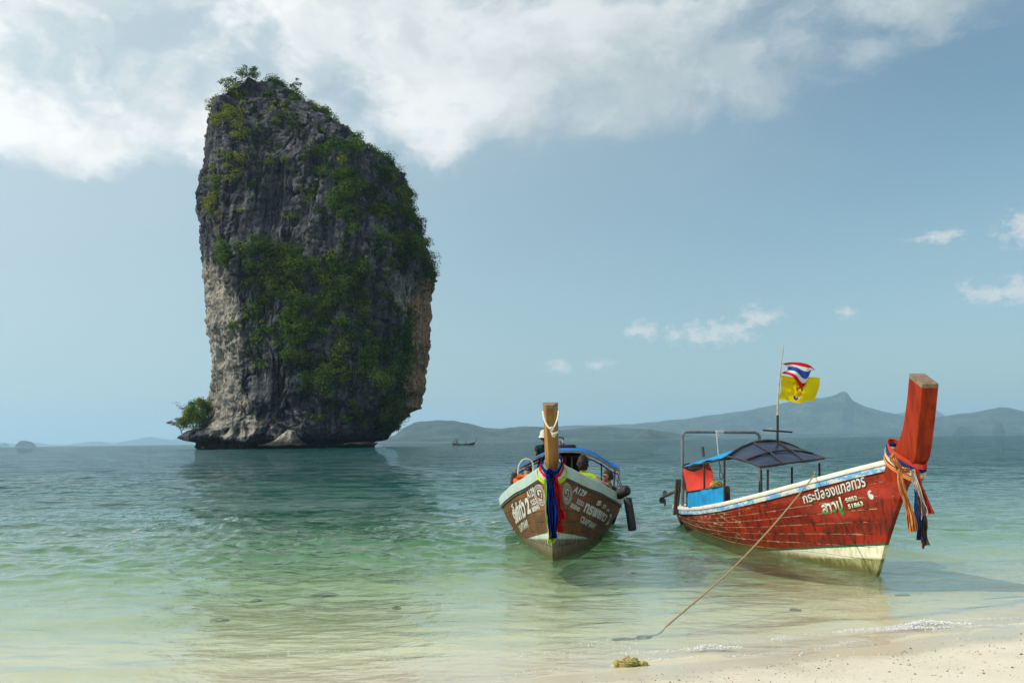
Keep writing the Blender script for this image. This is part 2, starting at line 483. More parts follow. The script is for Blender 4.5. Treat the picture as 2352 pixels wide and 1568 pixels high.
# water body: clear over the shallows, turbid green to teal with depth
Tr = MA(nt, 'POWER', 2.718, MA(nt, 'MULTIPLY', dpt, -.85))
body = MIXC(nt, STEP(nt, dpt, .12, 1.15), (.165, .335, .165), (.016, .122, .086))
body = MIXC(nt, STEP(nt, dpt, .9, 2.9), body, (.006, .050, .055))
bvar = NOISE(nt, SCALE(nt, wp, (.05, .09, 1)), 1.0, 4, .55)
body = MIXC(nt, MA(nt, 'MULTIPLY', STEP(nt, bvar, .4, .65), .35), body, (.012, .07, .062))
tint = MIXC(nt, STEP(nt, dpt, 0, 1.3), (1, 1, 1), (.42, .84, .50))
body_s = N(nt, 'ShaderNodeBsdfDiffuse', {0: body, 'Normal': wnf}).outputs[0]
clear = N(nt, 'ShaderNodeBsdfTransparent', {0: tint}).outputs[0]
inner = N(nt, 'ShaderNodeMixShader', {0: Tr, 1: body_s, 2: clear}).outputs[0]
gl = N(nt, 'ShaderNodeBsdfGlossy', {0: (1, 1, 1), 'Roughness': .015, 'Normal': wn}).outputs[0]
finish(nt, N(nt, 'ShaderNodeMixShader', {0: fres, 1: inner, 2: gl}).outputs[0])
sea = raw_mesh('sea', np.stack([sx, sy, sz], -1).reshape(-1, 3), grid_faces(len(r_sea), len(a_sea)), m_sea, attrs={'depth': depth.ravel()})
tag(sea, 'rippled sea, clear green over the shallows and teal further out', kind='structure')

# ------------------------------------------------------------------ far land
m_forest, nt = new_mat('far_forest')
fp = N(nt, 'ShaderNodeNewGeometry').outputs['Position']
f1 = NOISE(nt, fp, .0045, 8, .6); f2 = NOISE(nt, fp, .020, 5, .6)
fc = MIXC(nt, STEP(nt, f1, .40, .60), (.010, .022, .011), (.050, .070, .030))
fc = MIXC(nt, MA(nt, 'MULTIPLY', STEP(nt, NOISE(nt, SCALE(nt, fp, (1, 1, .5)), .008, 6, .6), .64, .70), .8), fc, (.22, .20, .16))
fc = MIXC(nt, MA(nt, 'MULTIPLY', STEP(nt, f2, .55, .75), .5), fc, (.06, .07, .035))
finish(nt, BSDF(nt, fc, .9, BUMP(nt, f2, 1.0, 45), .1))

def hill(name, pts, Y, deep, label, seed, rough=1.0, skew=.45, nr=26):
    """ridge seen at pts (pixels of the 2352 frame) at distance Y, falling to the sea on both sides over `deep` metres"""
    xs = np.array([p[0] for p in pts], float)
    X = (xs - 1176) / F_PX * Y
    Z = np.array([at(p[0], p[1], Y).z for p in pts])
    nc = max(40, int((xs[-1] - xs[0]) / 2.2))
    xi = np.linspace(X[0], X[-1], nc); zi = np.maximum(np.interp(xi, X, Z), 0)
    jag = fbm(np.stack([xi * 40 / Y, 0 * xi, 0 * xi + seed], -1), 4, seed) * rough * Y * .0012
    zi = np.maximum(zi + jag * smooth(0, 10, zi), -2)
    v = np.linspace(0, 1, nr)
    prof = np.where(v < skew, smooth(0, 1, v / skew) ** .8, smooth(0, 1, (1 - v) / (1 - skew)))
    yy = Y + (v - skew)[:, None] * deep + 0 * xi[None]
    xx = xi[None] + (v - skew)[:, None] * (xi[None] / Y) * deep
    P = np.stack([xx, yy, 0 * xx], -1)
    nz = fbm(P / (deep * .13), 4, seed + 3) * .34
    zz = zi[None] * prof[:, None] * (1 + nz * (1 - prof[:, None]) * 2.2) - 1.5 * (1 - prof[:, None])
    o = raw_mesh(name, np.stack([xx, yy, zz], -1).reshape(-1, 3), grid_faces(nr, nc), m_forest)
    return tag(o, label, kind='structure')

hill('hills', [(860, 1014), (905, 1000), (925, 982), (950, 969), (1000, 965), (1040, 966), (1075, 972), (1110, 982), (1150, 984), (1200, 978), (1240, 980),
               (1290, 988), (1330, 982), (1400, 980), (1470, 985), (1560, 995), (1640, 1004)], 7260, 2420,
     'wooded blue ridge behind the brown boat, right of the rock tower', 3, .8)
hill('mountain', [(1100, 1012), (1180, 990), (1260, 981), (1320, 976), (1400, 976), (1470, 972), (1540, 964), (1620, 955), (1700, 944), (1760, 933), (1800, 925), (1850, 915),
                  (1880, 913), (1915, 908), (1928, 901), (1938, 899), (1944, 902), (1956, 920), (1980, 932), (2020, 944), (2060, 952), (2110, 964), (2160, 974), (2220, 988), (2300, 1001)], 12320, 3520,
     'broad blue mountain with a blunt peak behind the red boat', 8, .7)
hill('hills', [(2040, 1004), (2080, 975), (2120, 962), (2150, 957), (2200, 950), (2230, 947), (2255, 942), (2290, 936), (2320, 938), (2352, 944), (2420, 938), (2520, 950), (2640, 980), (2700, 998)], 10780, 2860,
     'low wooded hills right of the red prow', 15, .9)
hill('mountain', [(2000, 990), (2050, 950), (2072, 946), (2090, 952), (2140, 945), (2146, 940), (2160, 950), (2200, 975), (2240, 998)], 18040, 3300, 'faint far peak behind the tall red prow', 21, .5)
hill('hills', [(1560, 1006), (1580, 1000), (1700, 997), (1850, 996), (2000, 995), (2200, 993), (2400, 992), (2560, 996), (2600, 998)], 9020, 1100, 'thin dark line of shore trees along the far coast', 27, 1.1, nr=14)
hill('islet', [(1448, 1008), (1458, 1000), (1472, 988), (1488, 985), (1506, 986), (1522, 994), (1540, 1004)], 5940, 572, 'small craggy wooded headland in front of the blue ridge', 33, 1.6, nr=20)
hill('islet', [(2172, 999), (2184, 989), (2196, 980), (2208, 979), (2222, 988), (2232, 998)], 8140, 440, 'round wooded knoll on the far right shore', 37, 1.0, nr=18)
hill('islet', [(2268, 998), (2272, 976), (2278, 968), (2284, 973), (2291, 969), (2297, 984), (2300, 998)], 8250, 286, 'small twin-topped crag on the far right shore', 39, .8, nr=18)
hill('islet', [(37, 1025), (42, 1018), (47, 1013.5), (54, 1011.5), (62, 1012), (69, 1013.5), (75, 1014), (81, 1017), (85, 1021), (88, 1025)], 8800, 352, 'dark round islet alone on the left horizon', 41, .5, nr=18)
hill('islet', [(0, 1024), (6, 1019), (14, 1016), (22, 1019), (27, 1024)], 14520, 352, 'tiny pale islet at the left edge of the horizon', 43, .5, nr=12)
hill('hills', [(-120, 1024), (-40, 1016), (0, 1014), (30, 1018), (60, 1019), (90, 1016), (120, 1021), (150, 1022), (180, 1018), (200, 1014), (230, 1013), (260, 1018),
               (290, 1013), (320, 1007), (345, 1002), (370, 1006), (395, 1010), (420, 1004), (450, 1010), (500, 1020)], 22440, 2200, 'very faint pale hills on the left horizon', 47, .25)

# ------------------------------------------------------------------ rock tower
RY = 350.0
PPM = F_PX / RY
def rpx(X, Y, Z):
    return project(np.stack(np.broadcast_arrays(X, Y, Z), -1))
def rXZ(px, py):
    p = at(px, py, RY)
    return p.x, p.z

prof = [(186, 568, 618), (191, 556, 640), (197, 546, 656), (206, 535, 668), (216, 522, 682), (228, 503, 690), (238, 489, 697), (244, 484, 722), (252, 480, 738), (262, 478, 748), (282, 476, 776), (300, 474, 800),
        (340, 470, 852), (380, 466, 908), (400, 459, 930), (440, 450, 940), (480, 449, 950), (490, 456, 953), (520, 457, 964), (560, 459, 978), (600, 463, 991), (635, 466, 1001), (655, 468, 999), (672, 470, 992),
        (690, 471, 988), (720, 472, 992), (760, 474, 988), (785, 482, 989), (830, 487, 984), (868, 486, 978), (900, 479, 979), (912, 475, 972), (940, 473, 965), (950, 472, 944), (965, 470, 932),
        (980, 452, 917), (990, 424, 908), (1000, 415, 898), (1008, 424, 886), (1016, 440, 872), (1030, 446, 868), (1060, 430, 880)]
pz = np.array([rXZ(0.5 * (l + r), y)[1] for y, l, r in prof])[::-1]
pl = np.array([rXZ(l, y)[0] for y, l, r in prof])[::-1]
pr = np.array([rXZ(r, y)[0] for y, l, r in prof])[::-1]
nz_, zt, zb = 430, pz[-1], -5.0
zrow = np.linspace(zb, zt, nz_)
XL, XR = np.interp(zrow, pz, pl), np.interp(zrow, pz, pr)
plan = np.array([(-1.0, .35), (-.94, -.08), (-.55, -.82), (-.42, -.90), (.0, -.74), (.30, -.90), (.70, -.78), (.92, -.40), (1.02, .10), (.95, .5), (.55, .9), (-.2, 1.0), (-.8, .8)])
for _ in range(2):
    q = np.roll(plan, -1, 0); plan = np.stack([.8 * plan + .2 * q, .2 * plan + .8 * q], 1).reshape(-1, 2)
seg = np.linalg.norm(np.roll(plan, -1, 0) - plan, axis=1) * np.where(plan[:, 1] < .3, 3.2, 1.0)
cum = np.r_[0, np.cumsum(seg)]
nc_ = 640
tt = np.linspace(0, cum[-1], nc_, endpoint=False)
pc = np.stack([np.interp(tt, cum, np.r_[plan[:, k], plan[0, k]]) for k in (0, 1)], 1)
tg = np.roll(pc, -3, 0) - np.roll(pc, 3, 0)
nrm2 = np.stack([tg[:, 1], -tg[:, 0]], 1); nrm2 /= np.linalg.norm(nrm2, axis=1)[:, None]
hx = (XR - XL) / 2; cx = (XR + XL) / 2
hd = 36 * np.clip(hx / hx.max(), 0, 1) ** .75
Xr = cx[:, None] + hx[:, None] * pc[None, :, 0]
Yr = RY + 4 * smooth(60, 150, zrow)[:, None] + hd[:, None] * pc[None, :, 1]
Zr = zrow[:, None] + 0 * Xr
P = np.stack([Xr, Yr, Zr], -1)
side_w = 1 - .6 * smooth(.8, 1, np.abs(pc[:, 0]))[None]
frontal = smooth(.0, -.5, pc[:, 1])[None]
ramp = np.interp(zrow, [0, 30, 62, 84, 112, 150], [9, 12, 9, 2, -3, -7])[:, None] * smooth(-.5, -.15, pc[:, 0])[None] * smooth(.98, .6, pc[:, 0])[None] * frontal
ramp += (-5 * smooth(60, 8, zrow))[:, None] * np.exp(-((pc[:, 0] + .28) / .16) ** 2)[None] * frontal
d = ramp + 4.6 * side_w * fbm(P / np.array([26, 26, 44]), 3, 61)
rid = 1 - np.abs(fbm(P / np.array([9, 9, 60]), 3, 67))
d += 3.2 * side_w * (rid - .75)
flu = 1 - np.abs(fbm(P / np.array([3.2, 3.2, 20]), 3, 71))
d += 1.25 * (flu - .7)
blk = fbm(P / np.array([7, 7, 9]), 2, 77) * 3
d += .85 * (np.floor(blk) + smooth(.35, .65, blk - np.floor(blk))) * .5
led = fbm(P / np.array([22, 22, 5.5]), 2, 83) * 4
d += .55 * (np.floor(led) + smooth(.3, .6, led - np.floor(led))) * .5
crk = np.abs(fbm(P / np.array([5, 5, 34]), 3, 87)); d -= 1.5 * smooth(.07, .0, crk)
d += .55 * fbm(P / 1.6, 3, 91)
# wave-cut notch at the waterline, with roof blocks
notch_h = 3.8 + 1.8 * pnoise(np.stack([Xr / 11, Yr / 11, 0 * Xr], -1), 97)
d -= 6.0 * smooth(notch_h, notch_h - 1.2, Zr) * smooth(-3, -.5, Zr) * .9
# solution caves over the notch on the sunlit buttress
for (px, py, rw, rh, dp) in ((522, 985, 9, 14, 5), (553, 993, 11, 11, 5), (575, 990, 9, 10, 4), (598, 985, 8, 12, 3), (500, 990, 7, 9, 4), (548, 860, 7, 22, 3), (780, 935, 14, 10, 4), (838, 972, 9, 11, 3), (700, 650, 22, 14, 2)):
    qx, qy = rpx(Xr, Yr, Zr)
    e = ((qx - px) / rw) ** 2 + ((qy - py) / rh) ** 2
    d -= dp * np.exp(-e) * (Yr < RY)
d *= smooth(zt + .5, zt - 7, Zr) * .75 + .25
Xr = Xr + nrm2[None, :, 0] * d; Yr = Yr + nrm2[None, :, 1] * d
Zr = Zr + smooth(zt - 12, zt, Zr) * 1.6 * fbm(P / 4, 3, 101) + .35 * pnoise(P / 2.2, 103) * smooth(2, 8, Zr)
# settle each level on the measured width of the stack
q_ = rpx(Xr, Yr, Zr)[0]
lo_, hi_ = q_.min(1), q_.max(1)
dl = rpx(XL, RY, zrow)[0] - lo_; dh = rpx(XR, RY, zrow)[0] - hi_
ker = np.ones(15) / 15
dl, dh = (np.convolve(np.pad(a_, 7, 'edge'), ker, 'valid') for a_ in (dl, dh))
w_ = (q_ - lo_[:, None]) / (hi_ - lo_)[:, None]
Xr = Xr + (dl[:, None] * (1 - w_) + dh[:, None] * w_) * RY / F_PX
RV = np.stack([Xr, Yr, Zr], -1)

def inpoly(px, py, poly):
    ins = np.zeros(px.shape, bool)
    n = len(poly)
    for i in range(n):
        x1, y1 = poly[i]; x2, y2 = poly[(i + 1) % n]
        c = ((y1 > py) != (y2 > py)) & (px < (x2 - x1) * (py - y1) / ((y2 - y1) or 1e-9) + x1)
        ins ^= c
    return ins

def zone(P3, poly, warp_px=14, soft=8, seed=0):
    """soft, ragged membership of points on the rock in a patch of its front"""
    px, py = rpx(P3[..., 0], P3[..., 1], P3[..., 2])
    acc = 0
    for k, (ox, oy) in enumerate(((0, 0), (soft, 0), (-soft, 0), (0, soft), (0, -soft))):
        w1 = pnoise(P3 / 6.0 + k * .13, seed + 5) * warp_px; w2 = pnoise(P3 / 9.0, seed + 9) * warp_px
        acc = acc + inpoly(px + ox + w1, py + oy + w2, poly)
    return acc / 5.0

PALE = [(440, 640), (478, 590), (508, 610), (530, 660), (556, 740), (560, 800), (545, 830), (556, 900), (585, 950), (600, 985), (640, 1002), (560, 998), (470, 990), (462, 960), (480, 860), (455, 720)]
TAN = [(935, 700), (965, 640), (1010, 640), (1010, 900), (960, 955), (905, 1000), (915, 930), (930, 800)]
WHITE = [(866, 610), (935, 625), (975, 640), (940, 760), (925, 760), (900, 690)]
LEFTUP = [(470, 260), (600, 250), (615, 330), (590, 420), (500, 560), (455, 560)]
pale = np.clip(zone(RV, PALE, 26, 22, 1) + .65 * zone(RV, WHITE, 26, 14, 2) + .22 * zone(RV, LEFTUP, 20, 16, 4), 0, 1)
tan = zone(RV, TAN, 22, 12, 3)

m_rock, nt = new_mat('limestone')
rp = N(nt, 'ShaderNodeNewGeometry').outputs['Position']
a_pale = N(nt, 'ShaderNodeAttribute', attribute_name='pale').outputs['Fac']
a_tan = N(nt, 'ShaderNodeAttribute', attribute_name='ochre').outputs['Fac']
st1 = NOISE(nt, SCALE(nt, rp, (.30, .30, .022)), 1.0, 8, .62, .3)
st2 = NOISE(nt, SCALE(nt, rp, (1.1, 1.1, .10)), 1.0, 7, .62, .4)
st3 = NOISE(nt, rp, .55, 9, .68)
darkc = MIXC(nt, STEP(nt, st1, .36, .68), (.022, .026, .038), (.108, .114, .130))
st4 = NOISE(nt, SCALE(nt, rp, (.55, .55, .016), (7, 3, 1)), 1.0, 6, .6, .2)
darkc = MIXC(nt, MA(nt, 'MULTIPLY', STEP(nt, st4, .55, .72), .75), darkc, (.22, .225, .235))
darkc = MIXC(nt, MA(nt, 'MULTIPLY', STEP(nt, st2, .58, .74), .65), darkc, (.30, .29, .27))
palec = MIXC(nt, STEP(nt, st2, .38, .66), (.41, .385, .325), (.22, .21, .19))
palec = MIXC(nt, MA(nt, 'MULTIPLY', STEP(nt, st1, .56, .70), .7), palec, (.11, .11, .11))
palec = MIXC(nt, MA(nt, 'MULTIPLY', STEP(nt, st3, .60, .75), .5), palec, (.45, .31, .17))
ochre = MIXC(nt, STEP(nt, st2, .36, .64), (.44, .27, .145), (.17, .12, .09))
stain = MA(nt, 'MULTIPLY', STEP(nt, st1, .50, .56), STEP(nt, st3, .54, .64))
rc = MIXC(nt, STEP(nt, MA(nt, 'ADD', a_pale, MA(nt, 'MULTIPLY', MA(nt, 'SUBTRACT', st1, .5), 1.8)), .15, .95), darkc, palec)
rc = MIXC(nt, STEP(nt, MA(nt, 'ADD', a_tan, MA(nt, 'MULTIPLY', MA(nt, 'SUBTRACT', st1, .5), .8)), .3, .75), rc, ochre)
rc = MIXC(nt, MA(nt, 'MULTIPLY', stain, .35), rc, (.30, .20, .12))
rc = MIXC(nt, STEP(nt, st3, .40, .30), rc, (.02, .02, .024))
ck1 = MA(nt, 'ABSOLUTE', MA(nt, 'SUBTRACT', NOISE(nt, SCALE(nt, rp, (.34, .34, .045)), 1.0, 4, .6, .5), .5))
ck2 = MA(nt, 'ABSOLUTE', MA(nt, 'SUBTRACT', NOISE(nt, SCALE(nt, rp, (.10, .10, .42), (4, 2, 9)), 1.0, 4, .6, .5), .5))
crack = MA(nt, 'MAXIMUM', STEP(nt, ck1, .016, .004), MA(nt, 'MULTIPLY', STEP(nt, ck2, .012, .003), .8))
rc = MIXC(nt, MA(nt, 'MULTIPLY', crack, .8), rc, (.012, .012, .014))
rz = N(nt, 'ShaderNodeSeparateXYZ', {0: rp}).outputs[2]
rc = MIXC(nt, STEP(nt, MA(nt, 'ADD', rz, MA(nt, 'MULTIPLY', st3, 2.0)), 4.6, 3.0), rc, (.035, .034, .03))
rh = MA(nt, 'ADD', MA(nt, 'MULTIPLY', st2, .6), MA(nt, 'MULTIPLY', st3, .7))
finish(nt, BSDF(nt, rc, .92, BUMP(nt, rh, 1.0, 1.3), .15))

fr = grid_faces(nz_, nc_, wrap=True)
capv = np.array([[Xr[-1].mean(), Yr[-1].mean(), zt + 1.0]])
verts = np.r_[RV.reshape(-1, 3), capv]
base = (nz_ - 1) * nc_
capf = np.array([[base + j, base + (j + 1) % nc_, nz_ * nc_, nz_ * nc_] for j in range(nc_)])
rock = raw_mesh('rock_tower', verts, fr, m_rock, attrs={'pale': np.r_[pale.ravel(), 0], 'ochre': np.r_[tan.ravel(), 0]})
tag(rock, 'towering grey limestone sea stack rising from the water', 'rock')
capo = raw_mesh('summit', np.r_[RV[-1], capv], [(j, (j + 1) % nc_, nc_) for j in range(nc_)], m_rock, parent=rock)
# fallen slab leaning against the foot, over its pale tide shelf
def lump(center, size, seed, n=28, rot=0.0, amp=.25, fr_=1.5):
    u = np.linspace(0, math.pi, n); v = np.linspace(0, 2 * math.pi, 2 * n, endpoint=False)
    U, V = np.meshgrid(u, v, indexing='ij')
    D = np.stack([np.sin(U) * np.cos(V), np.sin(U) * np.sin(V), np.cos(U)], -1)
    r = 1 + amp * fbm(D * fr_ + seed * 3.7, 4, seed, .55)
    Q = D * r[..., None] * np.array(size)
    c, s = math.cos(rot), math.sin(rot)
    Q = np.stack([Q[..., 0] * c - Q[..., 1] * s, Q[..., 0] * s + Q[..., 1] * c, Q[..., 2]], -1)
    return Q.reshape(-1, 3), grid_faces(n, 2 * n, wrap=True)
def slab():
    x0, z0 = rXZ(612, 1010); x1, z1 = rXZ(664, 982); x2, _ = rXZ(700, 1010)
    yb = RY - 40
    k = yb / RY
    nxs = 40; out = []
    xs = np.linspace(x0 - .5, x2, nxs)
    for i, x in enumerate(xs):
        top = np.interp(x, [x0 - .5, x0 + 3, x1 - 1, x1 + 1.5, x2 - 3, x2], [1.7, 3.0, 6.3, 6.2, 3.0, 1.6])
        row = []
        for j in range(14):
            t = j / 13
            row.append((x * k, yb - 5 + 9 * t - 1.2 * math.sin(3 * t), 1.2 + (top - 1.2) * math.sin(min(1, t * 1.15) * math.pi / 2)))
        out.append(row)
    A = np.array(out)
    A += .45 * fbm(A / np.array([2.6, 2.6, 1.0]), 4, 141)[..., None] * np.array([.3, -1, .8])
    return A
sA = slab()
raw_mesh('leaning_slab', sA.reshape(-1, 3), grid_faces(40, 14), m_rock, parent=rock, attrs={'pale': np.full(560, .75), 'ochre': np.zeros(560)})
for (pxa, pxb, dy, zt_) in ((606, 712, 41, 1.5), (795, 868, 38, 1.7), (430, 470, 20, .8)):
    xa, xb = rXZ(pxa, 1018)[0] * .9, rXZ(pxb, 1018)[0] * .9
    nn = 36; rows = []
    for i in range(nn):
        t = i / (nn - 1); ring = []
        for j in range(10):
            a = 2 * math.pi * j / 10
            rr_ = math.sin(math.pi * min(max(t, .04), .96)) ** .4
            ring.append((xa + (xb - xa) * t, RY - dy + 4 * math.cos(a) * rr_, zt_ * .8 + .42 * math.sin(a) * rr_ * (1 + .5 * math.sin(i * 1.7))))
        rows.append(ring)
    A = np.array(rows); A += .4 * fbm(A / 2.0, 3, 151)[..., None]
    raw_mesh('tide_shelf', A.reshape(-1, 3), grid_faces(nn, 10, wrap=True), m_rock, parent=rock, attrs={'pale': np.full(nn * 10, .9), 'ochre': np.full(nn * 10, .15)})

# ------------------------------------------------------------------ foliage
def leaf_mat(name, a, b, c):
    m, nt = new_mat(name)
    t = N(nt, 'ShaderNodeAttribute', attribute_name='tint').outputs['Fac']
    col = MIXC(nt, STEP(nt, t, 0, .55), a, b)
    col = MIXC(nt, STEP(nt, t, .5, 1), col, c)
    d_ = N(nt, 'ShaderNodeBsdfDiffuse', {0: col}).outputs[0]
    tr = N(nt, 'ShaderNodeBsdfTranslucent', {0: col}).outputs[0]
    finish(nt, N(nt, 'ShaderNodeMixShader', {0: .25, 1: d_, 2: tr}).outputs[0])
    return m
m_leaf = leaf_mat('leaves', (.022, .046, .012), (.10, .175, .028), (.29, .28, .055))
m_leaf2 = leaf_mat('dry_leaves', (.05, .06, .02), (.14, .10, .03), (.22, .12, .03))
m_bark = paint('bark', (.085, .07, .055), (.16, .14, .115), rough=.9, scale=.8)

def leaves(centers, radii, counts, size, tints, outward=None, squash=.8, gen=None):
    """leaf-sized quads filling lumpy clumps"""
    g = gen or rng
    c = np.repeat(centers, counts, 0); r = np.repeat(radii, counts); ti = np.repeat(tints, counts)
    n = len(c)
    dv = g.normal(size=(n, 3)); dv /= np.linalg.norm(dv, axis=1)[:, None]
    if outward is not None:
        o = np.repeat(outward, counts, 0)
        dv = dv + o * .55; dv /= np.linalg.norm(dv, axis=1)[:, None]
    rad = r * (.30 + .95 * g.random(n) ** .8)
    pos = c + dv * rad[:, None] * np.array([1, 1, squash])
    nn = dv * .8 + g.normal(size=(n, 3)) * .55 + np.array([0, 0, .35]); nn /= np.linalg.norm(nn, axis=1)[:, None]
    ax = np.cross(nn, g.normal(size=(n, 3))); ax /= np.linalg.norm(ax, axis=1)[:, None]
    ay = np.cross(nn, ax)
    s = size * (.6 + .8 * g.random(n))[:, None]
    q = np.stack([pos - ax * s, pos - ay * s * .6, pos + ax * s, pos + ay * s * .6], 1)
    tv = np.clip(ti + g.normal(size=n) * .10, 0, 1)
    return q.reshape(-1, 3), np.arange(4 * n).reshape(-1, 4), np.repeat(tv, 4)

VEG = [([(735, 330), (800, 322), (870, 365), (935, 420), (950, 500), (990, 590), (1003, 640), (945, 640), (880, 610), (850, 560), (800, 560), (765, 500), (745, 420)], .62, .28),
       ([(505, 540), (560, 560), (640, 545), (700, 590), (790, 575), (840, 610), (895, 680), (938, 730), (940, 800), (912, 860), (928, 960), (890, 1000), (850, 960), (780, 930), (700, 900), (675, 850), (640, 780), (585, 745), (560, 690), (530, 625)], .97, .36),
       ([(500, 240), (560, 198), (575, 260), (545, 330), (545, 400), (562, 430), (555, 500), (515, 530), (485, 500), (485, 400), (500, 330)], .50, .72),
       ([(690, 330), (760, 330), (790, 480), (850, 560), (780, 590), (730, 520), (690, 430)], .38, .25),
       ([(690, 900), (760, 915), (800, 950), (870, 940), (880, 985), (790, 985), (730, 950), (700, 940)], .55, .5),
       ([(600, 200), (700, 240), (760, 270), (740, 330), (640, 300)], .16, .4),
       ([(560, 700), (600, 750), (620, 830), (585, 860), (560, 800)], .45, .5),
       ([(560, 300), (700, 300), (720, 560), (600, 540)], .10, .45),
       ([(560, 830), (700, 870), (700, 1000), (590, 1000)], .05, .6)]
fn = np.cross(np.gradient(RV, axis=1), np.gradient(RV, axis=0)); fn /= np.linalg.norm(fn, axis=-1)[..., None] + 1e-9
ctr = np.array([0, RY, 0])
flip = np.sign(np.sum(fn[:, :, :2] * nrm2[None], -1).mean()) or 1
fn *= flip
front = (nrm2[None, :, 1] < .25) & (Zr > 7) & (Zr < zt + 3)
prob = np.zeros_like(Xr); tint0 = np.zeros_like(Xr)
clump = smooth(-.22, .20, fbm(RV / np.array([7.0, 7.0, 10.0]), 3, 201))
for k, (poly, dn, tn) in enumerate(VEG):
    zz = zone(RV, poly, 22, 8, 210 + k) * dn * (clump if dn < .9 else .18 + .82 * clump)
    upd = zz > prob
    prob = np.where(upd, zz, prob); tint0 = np.where(upd, tn, tint0)
# ridge line on the right shoulder and thin growth round the back
px_, py_ = rpx(Xr, Yr, Zr)
prob = np.maximum(prob, .35 * smooth(.80, .95, pc[None, :, 0]) * smooth(690, 640, py_) * clump)
tint0 = np.where(tint0 == 0, .3, tint0)
prob = np.where(front, prob, .06 * smooth(20, 60, Zr))
prob *= .55 + .9 * smooth(-.1, .5, fn[..., 2])
ii = rng.choice(prob.size, 3600, replace=False, p=(prob / prob.sum()).ravel())
bc = RV.reshape(-1, 3)[ii]; bo = fn.reshape(-1, 3)[ii]
br = rng.gamma(2.2, .50, len(ii)).clip(.4, 3.2) * (.75 + .6 * prob.ravel()[ii])
bt = np.clip(tint0.ravel()[ii] + .35 * fbm(bc / 9.0, 2, 207) + rng.normal(size=len(ii)) * .15, .02, 1)
bc = bc + bo * br[:, None] * .35
q, f, t = leaves(bc, br, (24 + 26 * br ** 1.5).astype(int), .30, bt, outward=bo + np.array([0, 0, .4]))
cv = raw_mesh('cliff_vegetation', q, f, m_leaf, smooth_shade=False, attrs={'tint': t})
tag(cv, 'green scrub and creepers covering the ledges of the rock tower', kind='stuff')

def tree(name, label, base, h, lean, crown, tint, seed, leafm=None, group=None, leafn=420, lsz=.30, limbs=7, cat='tree'):
    """tapered trunk, forking limbs, clumps of leaves on their ends"""
    g = np.random.default_rng(seed)
    root = empty(name, base, label=label, cat=cat, group=group)
    mb = MB()
    top = Vector((lean[0] * h, lean[1] * h, h * .62))
    trunk = spline([(0, 0, -.6), (lean[0] * h * .25, 0, h * .25), top], 8)
    mb.tube(trunk, list(np.linspace(h * .035, h * .018, 8)), 6)
    tips = []
    for k in range(limbs):
        a = 2 * math.pi * (k + g.random() * .7) / limbs
        e = Vector((math.cos(a) * crown[0] * g.uniform(.5, 1), math.sin(a) * crown[0] * g.uniform(.5, 1), h * .62 + crown[1] * g.uniform(-.5, .9)))
        e.x += lean[0] * h * 1.2
        s0 = Vector(trunk[int(g.integers(4, 8))])
        mb.tube(spline([s0, s0.lerp(e, .5) + Vector((0, 0, -.15 * h * g.random())), e], 6), list(np.linspace(h * .015, h * .004, 6)), 5)
        tips += [e, s0.lerp(e, .65) + Vector(g.normal(size=3) * h * .05)]
    mb.build('trunk', m_bark, root)
    tips = np.array([tuple(x) for x in tips])
    q, f, t = leaves(tips, g.uniform(.22, .42, len(tips)) * crown[0], np.full(len(tips), max(6, leafn // len(tips))), lsz, np.clip(tint + g.normal(size=len(tips)) * .15, 0, 1), squash=.6, gen=g)
    raw_mesh('crown', q, f, leafm or m_leaf, parent=root, smooth_shade=False, attrs={'tint': t})
    return root

def rock_top(px):
    """surface of the rock's skyline at image column px"""
    m = (np.abs(px_ - px) < 7) & (Zr < zt + 4)
    idx = np.argmax(np.where(m, Zr - .02 * (Yr - RY), -1e9))
    return Vector(RV.reshape(-1, 3)[idx])
for (px, h, l, c, tn, sd, lab) in ((540, 4.2, (-.55, 0), (4.8, 1.7), .35, 5, 'spreading tree leaning left off the left edge of the summit'),
                                   (574, 3.6, (-.10, 0), (4.6, 1.8), .38, 6, 'dense round tree on the highest point of the summit'),
                                   (628, 2.6, (.1, 0), (1.3, .8), .3, 8, 'tiny bush on the bare blocks right of the summit trees'),
                                   (676, 5.6, (.25, 0), (3.0, 2.2), .2, 9, 'dark shrub hanging off the right end of the summit'),
                                   (712, 5.0, (0, 0), (3.0, 1.2), .35, 10, 'flat topped shrub on the first step below the summit'),
                                   (746, 4.2, (.2, 0), (2.2, 1.2), .3, 12, 'small shrub at the right end of the first step'),
                                   (806, 2.4, (.2, 0), (1.3, .8), .35, 13, 'wispy shrub half way down the sloping shoulder'),
                                   (868, 2.8, (.2, 0), (1.5, .9), .3, 14, 'shrub low on the sloping shoulder, above the bend')):
    p = rock_top(px)
    tree('cliff_tree' if c[0] > 4 else 'shrub', lab, p, h, l, c, tn, sd, limbs=10 if c[0] > 4 else 5, leafn=1500 if c[0] > 4 else 420, lsz=.26, cat='tree' if c[0] > 4 else 'shrub', group='trees and shrubs on the skyline of the rock')

